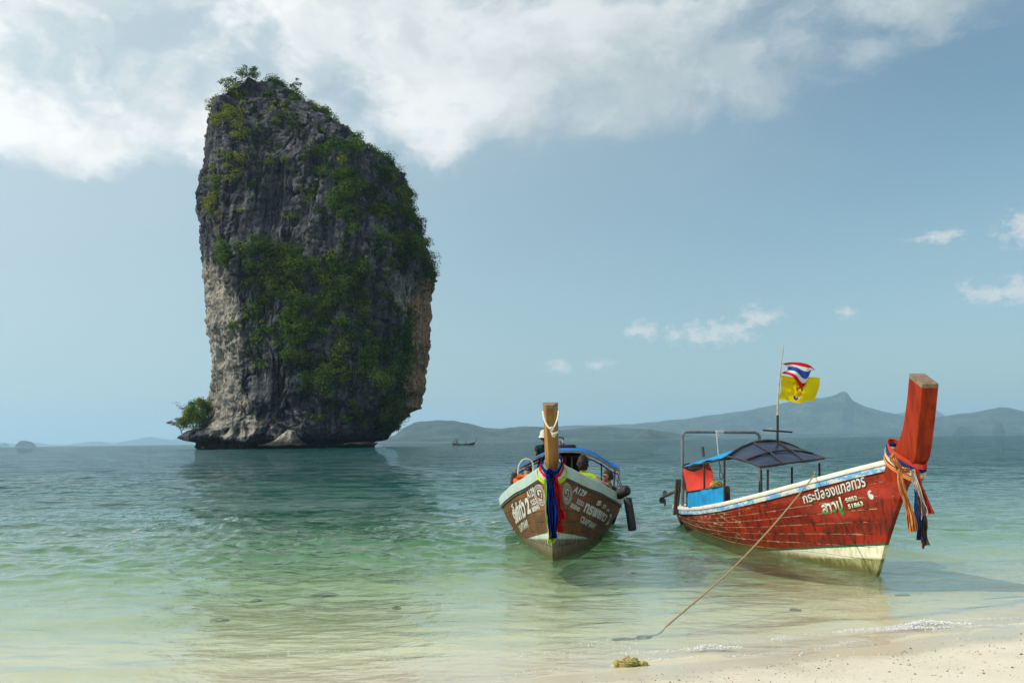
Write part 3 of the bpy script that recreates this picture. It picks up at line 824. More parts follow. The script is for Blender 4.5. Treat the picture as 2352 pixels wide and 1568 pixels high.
# growth on the low spur at the left foot
X0, Z0 = rXZ(446, 982)
g = np.random.default_rng(77)
cc = []
for k in range(34):
    px = g.uniform(420, 474); top = np.interp(px, [420, 445, 474], [950, 918, 912])
    py = g.uniform(top + 6, 984)
    a, b = rXZ(px, py); cc.append((a * .98, RY * .98 + g.uniform(-5, 6), b))
cc = np.array(cc)
q, f, t = leaves(cc - np.array([X0, RY, Z0]), g.uniform(1.5, 2.6, len(cc)), np.full(len(cc), 240), .30, np.clip(.55 + g.normal(size=len(cc)) * .14, 0, 1))
eb = empty('bush', (X0, RY, Z0), label='dome shaped yellow green thicket on the low spur left of the cliff', cat='bush')
raw_mesh('crown', q, f, m_leaf, parent=eb, smooth_shade=False, attrs={'tint': t})
MB().tube([(0, 0, -3), (-.5, 0, 2), (-1, 0, 6)], [.3, .2, .1], 6).build('trunk', m_bark, eb)
X0, Z0 = rXZ(424, 992)
tree('cliff_tree', 'thin tree with orange leaves reaching out over the water', (X0, RY - 3, Z0), 6.2, (-.42, 0), (3.0, 1.3), .6, 21, m_leaf2, limbs=6, leafn=240, lsz=.26)
X0, Z0 = rXZ(436, 960)
tree('cliff_tree', 'nearly bare twiggy tree above the thicket on the spur', (X0, RY + 1, Z0), 7.0, (-.30, 0), (4.0, 2.2), .1, 22, m_leaf, limbs=13, leafn=130, lsz=.2)

# ------------------------------------------------------------------ boat materials
def hull_paint(name, c1, c2, flake, stain, amt, line_top, line_bot, stripe, below, band=None, dark=None):
    """weathered painted planking; paint lines run as planes rising to the bow (local x = towards the bow)"""
    m, nt = new_mat(name)
    tc = N(nt, 'ShaderNodeTexCoord')
    oc = tc.outputs['Object']
    uv = N(nt, 'ShaderNodeSeparateXYZ', {0: N(nt, 'ShaderNodeUVMap', uv_map='UVMap').outputs[0]})
    v = uv.outputs[1]
    xyz = N(nt, 'ShaderNodeSeparateXYZ', {0: oc}); lx, lz = xyz.outputs[0], xyz.outputs[2]
    n1 = NOISE(nt, SCALE(nt, oc, (.8, 1, 2.2)), 1.6, 7, .6)
    n2 = NOISE(nt, SCALE(nt, oc, (1.6, 3, 6)), 3.2, 8, .68)
    n3 = NOISE(nt, SCALE(nt, oc, (3, 3, 1.1)), 5.0, 7, .65)
    n4 = NOISE(nt, oc, 42, 5, .65)
    ob = N(nt, 'ShaderNodeObjectInfo').outputs['Random']
    c = MIXC(nt, STEP(nt, n1, .34, .66), c1, c2)
    c = MIXC(nt, MA(nt, 'MULTIPLY', MA(nt, 'SUBTRACT', ob, .2), .45), c, c2)
    c = MIXC(nt, MA(nt, 'MULTIPLY', STEP(nt, n3, .44, .62), .85), c, stain)
    fade = NOISE(nt, SCALE(nt, oc, (.35, 1, 1.4), (3, 5, 1)), 1.3, 5, .55)
    c = MIXC(nt, MA(nt, 'MULTIPLY', STEP(nt, fade, .52, .70), .45), c, tuple(min(1, x * 1.5 + .03) for x in c1))
    seam = MA(nt, 'ABSOLUTE', MA(nt, 'SUBTRACT', v, .5))
    aft = STEP(nt, lx, -.8, -4.2, 0, 1)
    fl = MA(nt, 'ADD', MA(nt, 'MULTIPLY', n2, .65), MA(nt, 'MULTIPLY', n4, .35))
    th = MA(nt, 'ADD', fl, MA(nt, 'ADD', STEP(nt, seam, .43, .485, 0, .16), MA(nt, 'MULTIPLY', aft, .085)))
    w = STEP(nt, th, .655 - amt, .685 - amt)
    c = MIXC(nt, w, c, MIXC(nt, n3, flake, tuple(x * .6 for x in flake)))
    gap = MA(nt, 'MULTIPLY', STEP(nt, seam, .482, .497), .85)
    c = MIXC(nt, gap, c, (.02, .012, .008))
    if dark:   # rail's shade painted as a dark strip, weighted out
        dz = MA(nt, 'SUBTRACT', uv.outputs[0], 0.0)
        c = MIXC(nt, MA(nt, 'MULTIPLY', STEP(nt, MA(nt, 'ADD', v, MA(nt, 'MULTIPLY', n3, .3)), .70, 1.05), .0), c, dark)
    # boot-top stripe and bottom paint
    jig = MA(nt, 'MULTIPLY', MA(nt, 'SUBTRACT', n2, .5), .025)
    zt_ = MA(nt, 'ADD', MA(nt, 'ADD', line_top[0], MA(nt, 'MULTIPLY', lx, line_top[1])), jig)
    zb_ = MA(nt, 'ADD', MA(nt, 'ADD', line_bot[0], MA(nt, 'MULTIPLY', lx, line_bot[1])), MA(nt, 'MULTIPLY', jig, 2.0))
    if band:
        c = MIXC(nt, STEP(nt, MA(nt, 'SUBTRACT', MA(nt, 'ADD', zt_, .032), lz), 0, .006), c, band)
    sc_ = MIXC(nt, STEP(nt, n3, .42, .66), stripe, tuple(a * .72 * b for a, b in zip(stripe, (1, .93, .78))))
    c = MIXC(nt, STEP(nt, MA(nt, 'SUBTRACT', zt_, lz), 0, .006), c, sc_)
    bel = MIXC(nt, STEP(nt, n3, .36, .60), below[0], below[1])
    c = MIXC(nt, STEP(nt, MA(nt, 'SUBTRACT', zb_, lz), -.01, .03), c, bel)
    slime = STEP(nt, MA(nt, 'ADD', lz, MA(nt, 'MULTIPLY', n3, .22)), .26, .14)
    c = MIXC(nt, MA(nt, 'MULTIPLY', slime, .9), c, MIXC(nt, n2, (.05, .045, .014), (.16, .14, .04)))
    rgh = MA(nt, 'ADD', .36, MA(nt, 'MULTIPLY', fl, .35))
    hgt = MA(nt, 'ADD', MA(nt, 'MULTIPLY', w, -.35), MA(nt, 'MULTIPLY', n4, .5))
    finish(nt, BSDF(nt, c, rgh, BUMP(nt, hgt, .35, .008), .22))
    return m

M_RED = hull_paint('red_hull', (.33, .024, .006), (.16, .013, .006), (.66, .50, .28), (.05, .012, .008), .030, (.366, .14), (.215, .115), (.74, .72, .55), ((.15, .14, .04), (.31, .32, .15)), band=(.02, .10, .05), dark=None)
M_BRN = hull_paint('brown_hull', (.235, .092, .022), (.115, .050, .017), (.42, .22, .07), (.045, .026, .014), .006, (.416, .17), (.315, .10), (.50, .62, .53), ((.22, .20, .13), (.10, .075, .045)))
M_BTM = paint('hull_bottom', (.15, .13, .07), (.26, .25, .16), (.35, .36, .26), .03, .7, 3)
M_IN = paint('hull_inside', (.10, .085, .065), (.05, .04, .03), None, 0, .8, 5)
M_STEMR = paint('varnished_red_post', (.34, .034, .007), (.17, .017, .005), (.40, .20, .08), -.015, .5, 3.4, (3, 3, .7), spec=.14)
M_STEMB = paint('varnished_brown_post', (.40, .20, .050), (.22, .10, .030), (.50, .30, .10), -.03, .5, 2.6, (3, 3, .6), spec=.15)
M_TIP = paint('raw_end_grain', (.27, .18, .11), (.13, .085, .06), (.55, .40, .21), .05, .8, 14)
M_MINT = paint('mint_rail', (.52, .65, .60), (.44, .56, .52), (.30, .20, .10), -.06, .55, 3.2)
M_WHITE = paint('white_rail', (.76, .74, .68), (.66, .63, .56), (.40, .32, .24), .0, .55, 4)
M_BLUE = paint('blue_strake', (.12, .33, .60), (.20, .42, .64), (.62, .58, .50), .17, .55, 4, (1, 1, 2.5))
M_STEEL = paint('dull_steel', (.20, .20, .21), (.12, .11, .11), (.22, .12, .06), .02, .45, 9)
M_IRON = paint('black_iron', (.022, .020, .020), (.05, .04, .035), (.16, .10, .07), .03, .55, 14)
M_BAMBOO = paint('bamboo', (.46, .42, .34), (.34, .30, .23), (.2, .16, .1), 0, .6, 6, (1, 1, 4))
M_ROPE = paint('hemp_rope', (.42, .32, .17), (.27, .19, .10), rough=.95, scale=60)
M_ROPEW = paint('white_rope', (.70, .68, .60), (.50, .48, .42), rough=.95, scale=50)
M_TARPB = cloth('blue_tarp', (.035, .36, .68), (.03, .27, .56), .2, 5)
M_TARPD = cloth('blue_canopy', (.05, .20, .52), (.03, .14, .40), .2, 5)
m_, nt = new_mat('smoked_sheet')
oc = N(nt, 'ShaderNodeTexCoord').outputs['Object']
nn1 = NOISE(nt, oc, 3, 5, .6)
finish(nt, BSDF(nt, MIXC(nt, nn1, (.006, .012, .040), (.026, .042, .085)), MA(nt, 'ADD', .22, MA(nt, 'MULTIPLY', nn1, .3)), BUMP(nt, nn1, .3, .04), .18))
M_SMOKE = m_
M_REDC = cloth('red_tarp', (.72, .085, .060), (.60, .06, .045), .2, 4)
M_RUBBER = paint('black_rubber', (.018, .018, .02), (.04, .04, .04), rough=.6, scale=20)
M_LET = paint('white_lettering', (.66, .67, .61), (.48, .48, .42), None, 0, .6, 30)
M_LETS = paint('dark_letter_shadow', (.035, .05, .03), (.05, .06, .04), None, 0, .6, 30)
m_, nt = new_mat('faded_lettering')
lc = N(nt, 'ShaderNodeAttribute', attribute_name='paint').outputs['Color']
nn1 = NOISE(nt, N(nt, 'ShaderNodeTexCoord').outputs['Object'], 60, 5, .7)
finish(nt, BSDF(nt, MIXC(nt, STEP(nt, nn1, .58, .72, 0, .45), lc, (.25, .12, .06)), .6))
M_LETG = m_
M_SKIN = paint('skin', (.42, .23, .15), (.36, .19, .12), None, 0, .55, 8, bump=.03)
M_SKIND = paint('tanned_skin', (.17, .085, .05), (.13, .065, .04), None, 0, .5, 8, bump=.03)
M_HAIR = paint('dark_hair', (.035, .018, .010), (.012, .008, .006), None, 0, .55, 40, (1, 1, 3), bump=.6)
M_HAT = cloth('white_hat', (.68, .65, .58), (.55, .52, .46), .1, 14)
M_LIME = cloth('lime_shirt', (.42, .52, .045), (.33, .43, .03), .1, 9)
M_GREEN = cloth('dark_green_shirt', (.022, .055, .055), (.015, .035, .04), .05, 9)
M_ORANGE = cloth('orange_vest', (.85, .16, .025), (.7, .11, .02), .05, 9)
M_NAVY = cloth('navy_cloth', (.012, .02, .10), (.01, .015, .06), .08, 9)
M_DARKC = cloth('dark_cloth', (.03, .03, .035), (.05, .045, .045), .05, 9)

# ------------------------------------------------------------------ hulls
class Boat:
    def __init__(s, foot, aft, gun, wl, L):
        A = Vector((aft[0], aft[1], 0)).normalized()
        s.o = Vector(foot); s.F = -A
        s.ang = math.atan2(s.F.y, s.F.x)
        s.ga, s.gb, s.gz = (np.array(c, float) for c in zip(*gun))
        s.wa, s.wb = (np.array(c, float) for c in zip(*wl))
        s.L = L
    def local(s, P):
        d = Vector(P) - s.o
        f, l = s.F, Vector((-s.F.y, s.F.x, 0))
        return Vector((d.dot(f), d.dot(l), d.z))
    def world(s, p):
        f, l = s.F, Vector((-s.F.y, s.F.x, 0))
        return s.o + f * p[0] + l * p[1] + Vector((0, 0, p[2]))
    def gunwale(s, u):
        a = s.ga[0] + u * (s.ga[-1] - s.ga[0])
        return a, np.interp(a, s.ga, s.gb), np.interp(a, s.ga, s.gz)
    def S(s, u, t, side):
        """hull surface in boat space: u bow 0 -> stern 1, t waterline 0 -> rail 1 (negative down to the keel); side +1 = boat's left"""
        u = np.asarray(u, float); t = np.asarray(t, float)
        a, b, z = s.gunwale(u)
        aw = u * s.L; bw = np.interp(aw, s.wa, s.wb)
        tu = np.clip(t, 0, 1)
        bul = .10 * np.sin(np.pi * np.clip(u * 1.15, 0, 1)) - .015 * smooth(.25, 0, u)
        bb = bw + (b - bw) * tu + bul * 4 * tu * (1 - tu) * .55
        aa = aw + (a - aw) * tu
        zz = z * tu
        td = np.clip(-t, 0, 1)
        kz = -(.10 + .26 * smooth(0, .25, u))
        bb = bb * (1 - td ** 1.6 * .97)
        zz = zz + kz * td ** .8
        aa = aa + .10 * td * (1 - u)
        return np.stack([-aa, side * bb, zz], -1)
    def normal(s, u, t, side):
        e = 2e-3
        du = s.S(u + e, t, side) - s.S(u - e, t, side); dt = s.S(u, t + e, side) - s.S(u, t - e, side)
        n = np.cross(du, dt); n /= np.linalg.norm(n, axis=-1)[..., None] + 1e-12
        return n * np.sign(n[..., 1:2] * side + 1e-9)
    def find(s, px, py, side):
        """hull coordinates of the point the photograph shows at (px, py)"""
        u0, u1, t0, t1 = 0.004, .6, -.1, 1.0
        for _ in range(4):
            U, T = np.meshgrid(np.linspace(u0, u1, 61), np.linspace(t0, t1, 61), indexing='ij')
            W = s.S(U, T, side)
            l = np.array([-s.F.y, s.F.x, 0]); f = np.array(s.F)
            Pw = np.array(s.o) + W[..., :1] * f + W[..., 1:2] * l + W[..., 2:] * np.array([0, 0, 1])
            qx, qy = project(Pw)
            nb = s.normal(U, T, side); nw = nb[..., :1] * f + nb[..., 1:2] * l + nb[..., 2:] * np.array([0, 0, 1])
            vis = np.sum(nw * (np.array([0, 0, EYE]) - Pw), -1) > 0
            k = np.argmin((qx - px) ** 2 + (qy - py) ** 2 + np.where(vis, 0, 1e5))
            uc, tc = U.ravel()[k], T.ravel()[k]
            du, dt = (u1 - u0) / 14, (t1 - t0) / 14
            u0, u1, t0, t1 = max(0, uc - du), uc + du, tc - dt, min(1, tc + dt)
        return uc, tc

def build_hull(bt, root, mplank, strakes, rail, u_end=1.0):
    NU = 44
    us = np.linspace(0, u_end, NU) ** 1.25 * u_end ** -.25
    hull = bpy.data.objects.new('hull', None); link(hull, root); hull.empty_display_size = .2
    for side in (-1, 1):
        edges = np.linspace(0, 1, strakes + 1)
        edges[0] = -.10
        for k in range(strakes):
            cut = .45 + .42 * ((k * 37 + (side > 0) * 13) % 10) / 10
            for (ua, ub) in ((0, cut), (cut, u_end)):
                uu = us[(us > ua + 1e-3) & (us < ub - 1e-3)]
                uu = np.r_[ua, uu, ub]
                if ua > 0: uu[0] += .0006
                t0, t1 = edges[k], edges[k + 1]
                h = (t1 - t0)
                tv = np.array([t0 + .001, t0 + .0045, t0 + h * .3, t0 + h * .7, t1 - .0045, t1 - .001])
                U, T = np.meshgrid(uu, tv, indexing='ij')
                P = bt.S(U, T, side); n = bt.normal(U, T, side)
                jit = .0015 * math.sin(k * 5.1 + side + ua * 7)
                inset = np.array([-.012, jit, jit + .001, jit + .001, jit, -.012])
                P = P + n * inset[None, :, None]
                uvv = np.stack([U * 8, np.broadcast_to(np.array([0, .03, .3, .7, .97, 1.0])[None], U.shape)], -1)
                pk = raw_mesh('plank', P.reshape(-1, 3), grid_faces(len(uu), 6), mplank, parent=hull, uv=uvv.reshape(-1, 2))
                ev = np.empty(len(pk.data.edges) * 2, np.int32); pk.data.edges.foreach_get('vertices', ev)
                ev = ev.reshape(-1, 2) % 6
                sh_ = (ev[:, 0] == ev[:, 1]) & ((ev[:, 0] == 1) | (ev[:, 0] == 4))
                pk.data.attributes.new('sharp_edge', 'BOOLEAN', 'EDGE').data.foreach_set('value', sh_)
        # bottom below the lowest strake
        U, T = np.meshgrid(us, np.linspace(-1, -.085, 7), indexing='ij')
        raw_mesh('bottom', bt.S(U, T, side).reshape(-1, 3), grid_faces(NU, 7), M_BTM, parent=hull)
        # inner lining
        U, T = np.meshgrid(us, np.linspace(-.95, 1, 12), indexing='ij')
        P = bt.S(U, T, side); n = bt.normal(U, T, side)
        P = P - n * .035
        P[..., 1] = np.where(P[..., 1] * side < .004, .004 * side, P[..., 1])
        raw_mesh('lining', P.reshape(-1, 3), grid_faces(NU, 12), M_IN, parent=hull)
    # transom
    T = np.linspace(-1, 1, 14)
    a = bt.S(np.full(14, u_end), T, -1); b = bt.S(np.full(14, u_end), T, 1)
    w = np.linspace(0, 1, 7)[:, None, None]
    P = a[None] * (1 - w) + b[None] * w
    P[..., 0] -= .06 * (1 - (2 * w[..., 0] - 1) ** 2)
    MB().sheet(P, thick=.05).build('transom', M_IN, hull)
    # rails: outer fascia plus cap
    for side in (-1, 1):
        U = np.linspace(0, u_end, 60)
        g = bt.S(U, np.ones(60), side)
        rail(hull, side, U, g, us)
    # floor boards
    for k in range(5):
        y0 = (k - 2) * .2
        MB().box((-bt.L * .58, y0, .06), (bt.L * .62, .17, .03), bev=.004).build('floor_board', M_IN, root)
    return hull

def rail_profile(g, side, prof, U):
    """sweep a profile (outward, up) along the rail line g"""
    tg = np.gradient(g, axis=0); tg[:, 2] = 0; tg /= np.linalg.norm(tg, axis=1)[:, None]
    out = np.stack([tg[:, 1], -tg[:, 0], 0 * tg[:, 0]], -1); out *= np.sign(out[:, 1:2] * side + 1e-9)
    P = np.stack([g + out * o + np.array([0, 0, z]) for o, z in prof], 1)
    return P

def loft_closed(P):
    n, k = P.shape[:2]
    f = [tuple(int(i) for i in q) for q in grid_faces(n, k, wrap=True)]
    f.append(tuple(range(k))); f.append(tuple((n - 1) * k + j for j in range(k - 1, -1, -1)))
    return P.reshape(-1, 3), f

# red boat (right): bow towards the beach, stern in deeper water
RB = Boat(on_z(2013.8, 1317.8), (-.094, 1.0),
          [(-.60, .05, 1.415), (.10, .20, 1.285), (.84, .42, 1.125), (1.97, .80, .865), (3.2, 1.0, .645), (4.6, .97, .48), (6.1, .88, .365), (7.2, .72, .345)],
          [(0, .03), (.97, .205), (1.7, .44), (2.55, .69), (3.2, .77), (5.4, .74), (7.0, .56)], 7.05)
rb = empty('longtail_boat', RB.o, RB.ang, label='red wooden longtail boat with blue and white rail moored on the right', cat='boat')

def rail_red(hull, side, U, g, us):
    o = [(-.045, -.045), (.018, -.045), (.024, -.01), (.018, .030), (-.045, .030)]
    v, f = loft_closed(rail_profile(g, side, o, U)); MB().add(v, f).build('blue_rail', M_BLUE, hull)
    o = [(-.075, .031), (.034, .031), (.044, .06), (.034, .092), (-.075, .092)]
    v, f = loft_closed(rail_profile(g, side, o, U)); MB().add(v, f).build('white_rail', M_WHITE, hull)
build_hull(RB, rb, M_RED, 8, rail_red)
# stern rail round the transom
ga, gb, gz = RB.gunwale(1.0)
path = [(-ga, gb, gz + .03), (-ga - .16, gb * .86, gz + .03), (-ga - .25, gb * .4, gz + .04), (-ga - .27, 0, gz + .04), (-ga - .25, -gb * .4, gz + .04), (-ga - .16, -gb * .86, gz + .03), (-ga, -gb, gz + .03)]
sp = np.array(spline(path, 30))
P = rail_profile(sp, 1, [(-.07, .008), (.05, .008), (.05, .068), (-.07, .068)], None)
c_ = sp.mean(0)
MB().tube(sp, .055, 8, flat=.7).build('stern_rail', M_WHITE, rb)
MB().tube(sp - np.array([0, 0, .06]), .05, 8, flat=.8).build('stern_blue_rail', M_BLUE, rb)
MB().sheet(np.array([[(x, y, z) for x, y, z in sp - np.array([0, 0, .05])], [(x * .985, y * .85, .02) for x, y, z in sp]]), thick=.04).build('stern_board', M_IN, rb)

def stem_post(root, rows, mat, tipmat, low_mat, split):
    """rows from the foot up: (front x, front z, back x, back z, half width front, half width back); below row `split` it is the painted stem"""
    n = 60
    q = np.array(spline(rows, n))
    A = []
    for rf, zf, rb_, zb_, hf, hb in q:
        def pt(s_, y): return (rb_ + (rf - rb_) * s_, y, zb_ + (zf - zb_) * s_)
        A.append([pt(0, -hb * .94), pt(.06, -hb), pt(.97, -hf - .004), pt(1, -hf), pt(1, hf), pt(.97, hf + .004), pt(.06, hb), pt(0, hb * .94)])
    A = np.array(A); k = A.shape[1]
    m = int(round(split / (len(rows) - 1) * (n - 1)))
    v, f = loft_closed(A[:m + 1])
    st = MB().add(v, f).build('stem', low_mat, root, angle=30)
    ul = st.data.uv_layers.new(name='UVMap')
    for d_ in ul.data: d_.uv = (.5, .5)
    v, f = loft_closed(A[m:])
    post = MB().add(v, f[:-1]).build('stem_post', mat, root, angle=30)
    up = A[-1] - A[-2]; up /= np.linalg.norm(up, axis=1)[:, None]
    lo, hi = A[-1] + up * .0, A[-1] + up * .012
    lo2 = lo + (lo - lo.mean(0)) * .014 - up * .035
    cap = MB().add(np.r_[lo2, hi], [(i, (i + 1) % k, k + (i + 1) % k, k + i) for i in range(k)] + [tuple(range(k, 2 * k))])
    cap.build('end_grain', tipmat, post, angle=30)
    return A

postR = stem_post(rb, [(-.22, -.12, -.40, -.12, .02, .03), (.04, 0, -.22, .02, .022, .045), (.30, .394, -.05, .40, .024, .05), (.55, .75, .15, .76, .028, .06), (.794, 1.074, .35, 1.08, .034, .075), (.99, 1.31, .5, 1.33, .055, .09),
                       (1.267, 1.51, .66, 1.50, .09, .10), (1.40, 1.85, .99, 1.80, .098, .098), (1.485, 2.12, 1.165, 2.17, .098, .098), (1.56, 2.385, 1.275, 2.53, .10, .10)], M_STEMR, M_TIP, M_RED, 4.6)

# brown boat (centre): bow on, loaded with passengers
CB = Boat(on_z(1274, 1284), (.085, 1.0),
          [(-.36, .045, 1.34), (.2, .18, 1.225), (1.1, .52, 1.01), (1.6, .72, .91), (2.4, .97, .72), (3.2, 1.12, .585), (5.0, 1.16, .47), (7.2, 1.0, .46), (8.2, .8, .50)],
          [(0, .03), (1.1, .35), (1.7, .50), (3.0, .75), (5.0, .86), (8.0, .62)], 8.05)
cb = empty('longtail_boat', CB.o, CB.ang, label='brown wooden longtail boat with mint rail and passengers, seen bow on', cat='boat')
def rail_mint(hull, side, U, g, us):
    h = np.interp(U, [0, .15, .5, 1], [.165, .17, .13, .11])
    tg = np.gradient(g, axis=0); tg[:, 2] = 0; tg /= np.linalg.norm(tg, axis=1)[:, None]
    out = np.stack([tg[:, 1], -tg[:, 0], 0 * tg[:, 0]], -1); out *= np.sign(out[:, 1:2] * side + 1e-9)
    rows = []
    for o, z in [(-.06, -.02), (.022, -.02), (.042, .5), (.052, .93), (.035, 1.0), (-.06, 1.0)]:
        rows.append(g + out * o + np.array([0, 0, 1.0]) * (h * z)[:, None])
    v, f = loft_closed(np.stack(rows, 1)); MB().add(v, f).build('mint_rail', M_MINT, hull)
    o = [(-.04, -.05), (.012, -.05), (.018, -.022), (-.04, -.022)]
    v, f = loft_closed(rail_profile(g, side, o, U)); MB().add(v, f).build('rub_strip', M_IN, hull)
build_hull(CB, cb, M_BRN, 7, rail_mint)
postC = stem_post(cb, [(-.15, -.14, -.4, -.14, .026, .03), (.04, 0, -.27, .02, .03, .045), (.17, .39, -.14, .4, .03, .05), (.30, .75, 0, .76, .032, .06), (.45, 1.07, .1, 1.1, .034, .075), (.56, 1.33, .2, 1.33, .036, .095),
                       (.64, 1.51, .3, 1.5, .038, .104), (.74, 1.85, .44, 1.85, .042, .106), (.80, 2.10, .52, 2.12, .046, .108), (.85, 2.29, .56, 2.345, .05, .111)], M_STEMB, M_TIP, M_BRN, 4.4)
for s_ in (-1, 1):
    MB().box((.16, .125 * s_, 1.44), (.12, .05, .16), bev=.01).build('bow_cheek', M_MINT, cb)

# ------------------------------------------------------------------ lettering
_dg = None
def text_mesh(body, bold=.02):
    c = bpy.data.curves.new('tmp', 'FONT'); c.body = body; c.offset = bold; c.resolution_u = 3
    o = bpy.data.objects.new('tmp', c); COL.objects.link(o)
    bpy.context.view_layer.update()
    me = o.evaluated_get(bpy.context.evaluated_depsgraph_get()).to_mesh()
    V = np.array([v.co[:] for v in me.vertices]); Fs = [tuple(p.vertices) for p in me.polygons]
    o.to_mesh_clear() if False else None
    bpy.data.objects.remove(o); bpy.data.curves.remove(c)
    par = list(range(len(V)))
    def fd(a):
        while par[a] != a: par[a] = par[par[a]]; a = par[a]
        return a
    for f in Fs:
        for k in f[1:]: par[fd(k)] = fd(f[0])
    ids = {}
    isl = np.array([ids.setdefault(fd(i), len(ids)) for i in range(len(V))])
    return V, Fs, isl

def letter(bt, root, body, side, bl, br, tl, mat, cap=.72, bold=.02, off=.010, grad=None, name='lettering', mirror=False):
    V, Fs, isl = text_mesh(body, bold)
    x0, x1 = V[:, 0].min(), V[:, 0].max()
    X = (V[:, 0] - x0) / (x1 - x0); Y = V[:, 1] / cap
    B, E, T = (np.array(bt.find(p[0], p[1], side)) for p in (bl, br, tl))
    uv = B + X[:, None] * (E - B) + Y[:, None] * (T - B)
    P = bt.S(uv[:, 0], uv[:, 1], side); n = bt.normal(uv[:, 0], uv[:, 1], side)
    P = P + n * (off + .0007 * (isl % 4))[:, None]
    attrs = None
    if grad:
        w = smooth(.05, .75, Y)[:, None]
        attrs = {'paint': np.array(grad[0]) * (1 - w) + np.array(grad[1]) * w}
    return raw_mesh(name, P, Fs, mat, parent=root, smooth_shade=False, attrs=attrs)

def z6(x, y): return (1788.5 + x * .10937, 1071.8 + y * .10937)
WH, GR = (.74, .76, .66), (.03, .22, .05)
for dx, dy, mt, of in ((7, 20, M_LETS, .006), (0, 0, M_LET, .0085)):
    letter(RB, rb, 'กระบี่ลองแทลทัวร์', -1, z6(545 + dx, 760 + dy), z6(1845 + dx, 395 + dy), z6(500 + dx, 620 + dy), mt, cap=.55, bold=.018, off=of)
letter(RB, rb, 'สาวปู', -1, z6(955, 985), z6(1375, 890), z6(895, 810), M_LETG, cap=.55, bold=.03, off=.0085, grad=(GR, WH))
letter(RB, rb, '5052', -1, z6(1435, 742), z6(1672, 685), z6(1402, 655), M_LETG, bold=.03, off=.0085, grad=((.25, .45, .22), WH))
letter(RB, rb, '51863', -1, z6(1480, 875), z6(1792, 805), z6(1452, 788), M_LETG, bold=.03, off=.0085, grad=((.25, .45, .22), WH))
def blob_on(bt, root, side, pts, mat, off=.009, name='lettering'):
    uv = np.array([bt.find(x, y, side) for x, y in pts])
    P = bt.S(uv[:, 0], uv[:, 1], side) + bt.normal(uv[:, 0], uv[:, 1], side) * off
    return raw_mesh(name, P, [tuple(range(len(P)))], mat, parent=root, smooth_shade=False)
blob_on(RB, rb, -1, [z6(*p) for p in ((1950, 490), (1910, 485), (1880, 520), (1880, 570), (1905, 640), (1945, 675), (1975, 685), (2003, 660), (2008, 610), (1985, 575), (1945, 565), (1925, 550), (1930, 530), (1960, 525))], M_LET)

def z5(x, y): return (1274 + x * .10937, 1090.2 + y * .10937)
def z4(x, y): return (1127 + x * .10937, 1090.2 + y * .10937)
for (tx, bl, br_, tl, cp, bo) in (('A129', (362, 352), (620, 455), (425, 225), .72, .03), ('5252', (440, 580), (588, 662), (475, 492), .72, .03), ('80840', (313, 672), (500, 770), (350, 580), .72, .03),
                                  ('ทรพยทว', (592, 752), (1035, 975), (655, 590), .55, .045), ('2', (1062, 1030), (1115, 1028), (1160, 800), .72, .04), ('CRAPTAWI', (515, 978), (805, 1135), (562, 845), .72, .03),
                                  ('S', (862, 622), (950, 640), (900, 530), .72, .05), ('ท', (992, 695), (1050, 705), (1020, 620), .55, .03), ('ห', (1080, 755), (1130, 775), (1105, 700), .55, .03)):
    letter(CB, cb, tx, 1, z5(*bl), z5(*br_), z5(*tl), M_LET, cap=cp, bold=bo, off=.0085)
for (tx, bl, br_, tl, cp, bo) in (('A129', (795, 500), (945, 405), (750, 350), .72, .03), ('2', (785, 805), (860, 770), (715, 510), .72, .05), ('5252', (880, 640), (1000, 580), (840, 540), .72, .03),
                                  ('80840', (900, 778), (1045, 705), (866, 682), .72, .03), ('รพยทว', (540, 1010), (755, 840), (460, 800), .55, .045), ('CRAPTAWI', (645, 1200), (805, 1080), (590, 1075), .72, .03),
                                  ('ร', (465, 750), (500, 720), (440, 630), .55, .03), ('ท', (540, 690), (570, 670), (520, 590), .55, .03), ('ห', (620, 635), (665, 605), (600, 550), .55, .03)):
    letter(CB, cb, tx, -1, z4(*bl), z4(*br_), z4(*tl), M_LET, cap=cp, bold=bo, off=.0085)

def emblem(bt, root, side, c, ax, ay):
    """ringed badge: c centre, ax / ay image-space semi axes vectors, converted to hull coordinates"""
    C_, E1, E2 = (np.array(bt.find(*p, side)) for p in (c, (c[0] + ax[0], c[1] + ax[1]), (c[0] + ay[0], c[1] + ay[1])))
    def pt(x, y):
        uv = C_ + x * (E1 - C_) + y * (E2 - C_)
        return bt.S(uv[0], min(uv[1], .97), side) + bt.normal(uv[0], min(uv[1], .97), side) * .0085
    V, Fc = [], []
    def ring(r0, r1, a0=0, a1=2 * math.pi, n=40, cx=0, cy=0):
        o = len(V)
        for k in range(n + 1):
            a = a0 + (a1 - a0) * k / n
            V.append(pt(cx + r0 * math.cos(a), cy + r0 * math.sin(a))); V.append(pt(cx + r1 * math.cos(a), cy + r1 * math.sin(a)))
        for k in range(n): Fc.append((o + 2 * k, o + 2 * k + 1, o + 2 * k + 3, o + 2 * k + 2))
    ring(.93, 1.0); ring(.80, .84); ring(.66, .72)
    ring(.30, .46, .6, 2.6, 14, 0, .05); ring(.22, .36, 3.4, 5.6, 14, -.05, -.22); ring(.0, .16, 0, 6.28, 12, -.22, .10); ring(.06, .14, .3, 2.8, 10, .18, .30); ring(.34, .44, 5.5, 6.6, 8, -.1, .0)
    raw_mesh('emblem', V, Fc, M_LET, parent=root, smooth_shade=False)
emblem(CB, cb, 1, z5(245, 392), (110 * .10937, 30 * .10937), (12 * .10937, -215 * .10937))
emblem(CB, cb, -1, z4(1045, 415), (98 * .10937, 10 * .10937), (-50 * .10937, -215 * .10937))

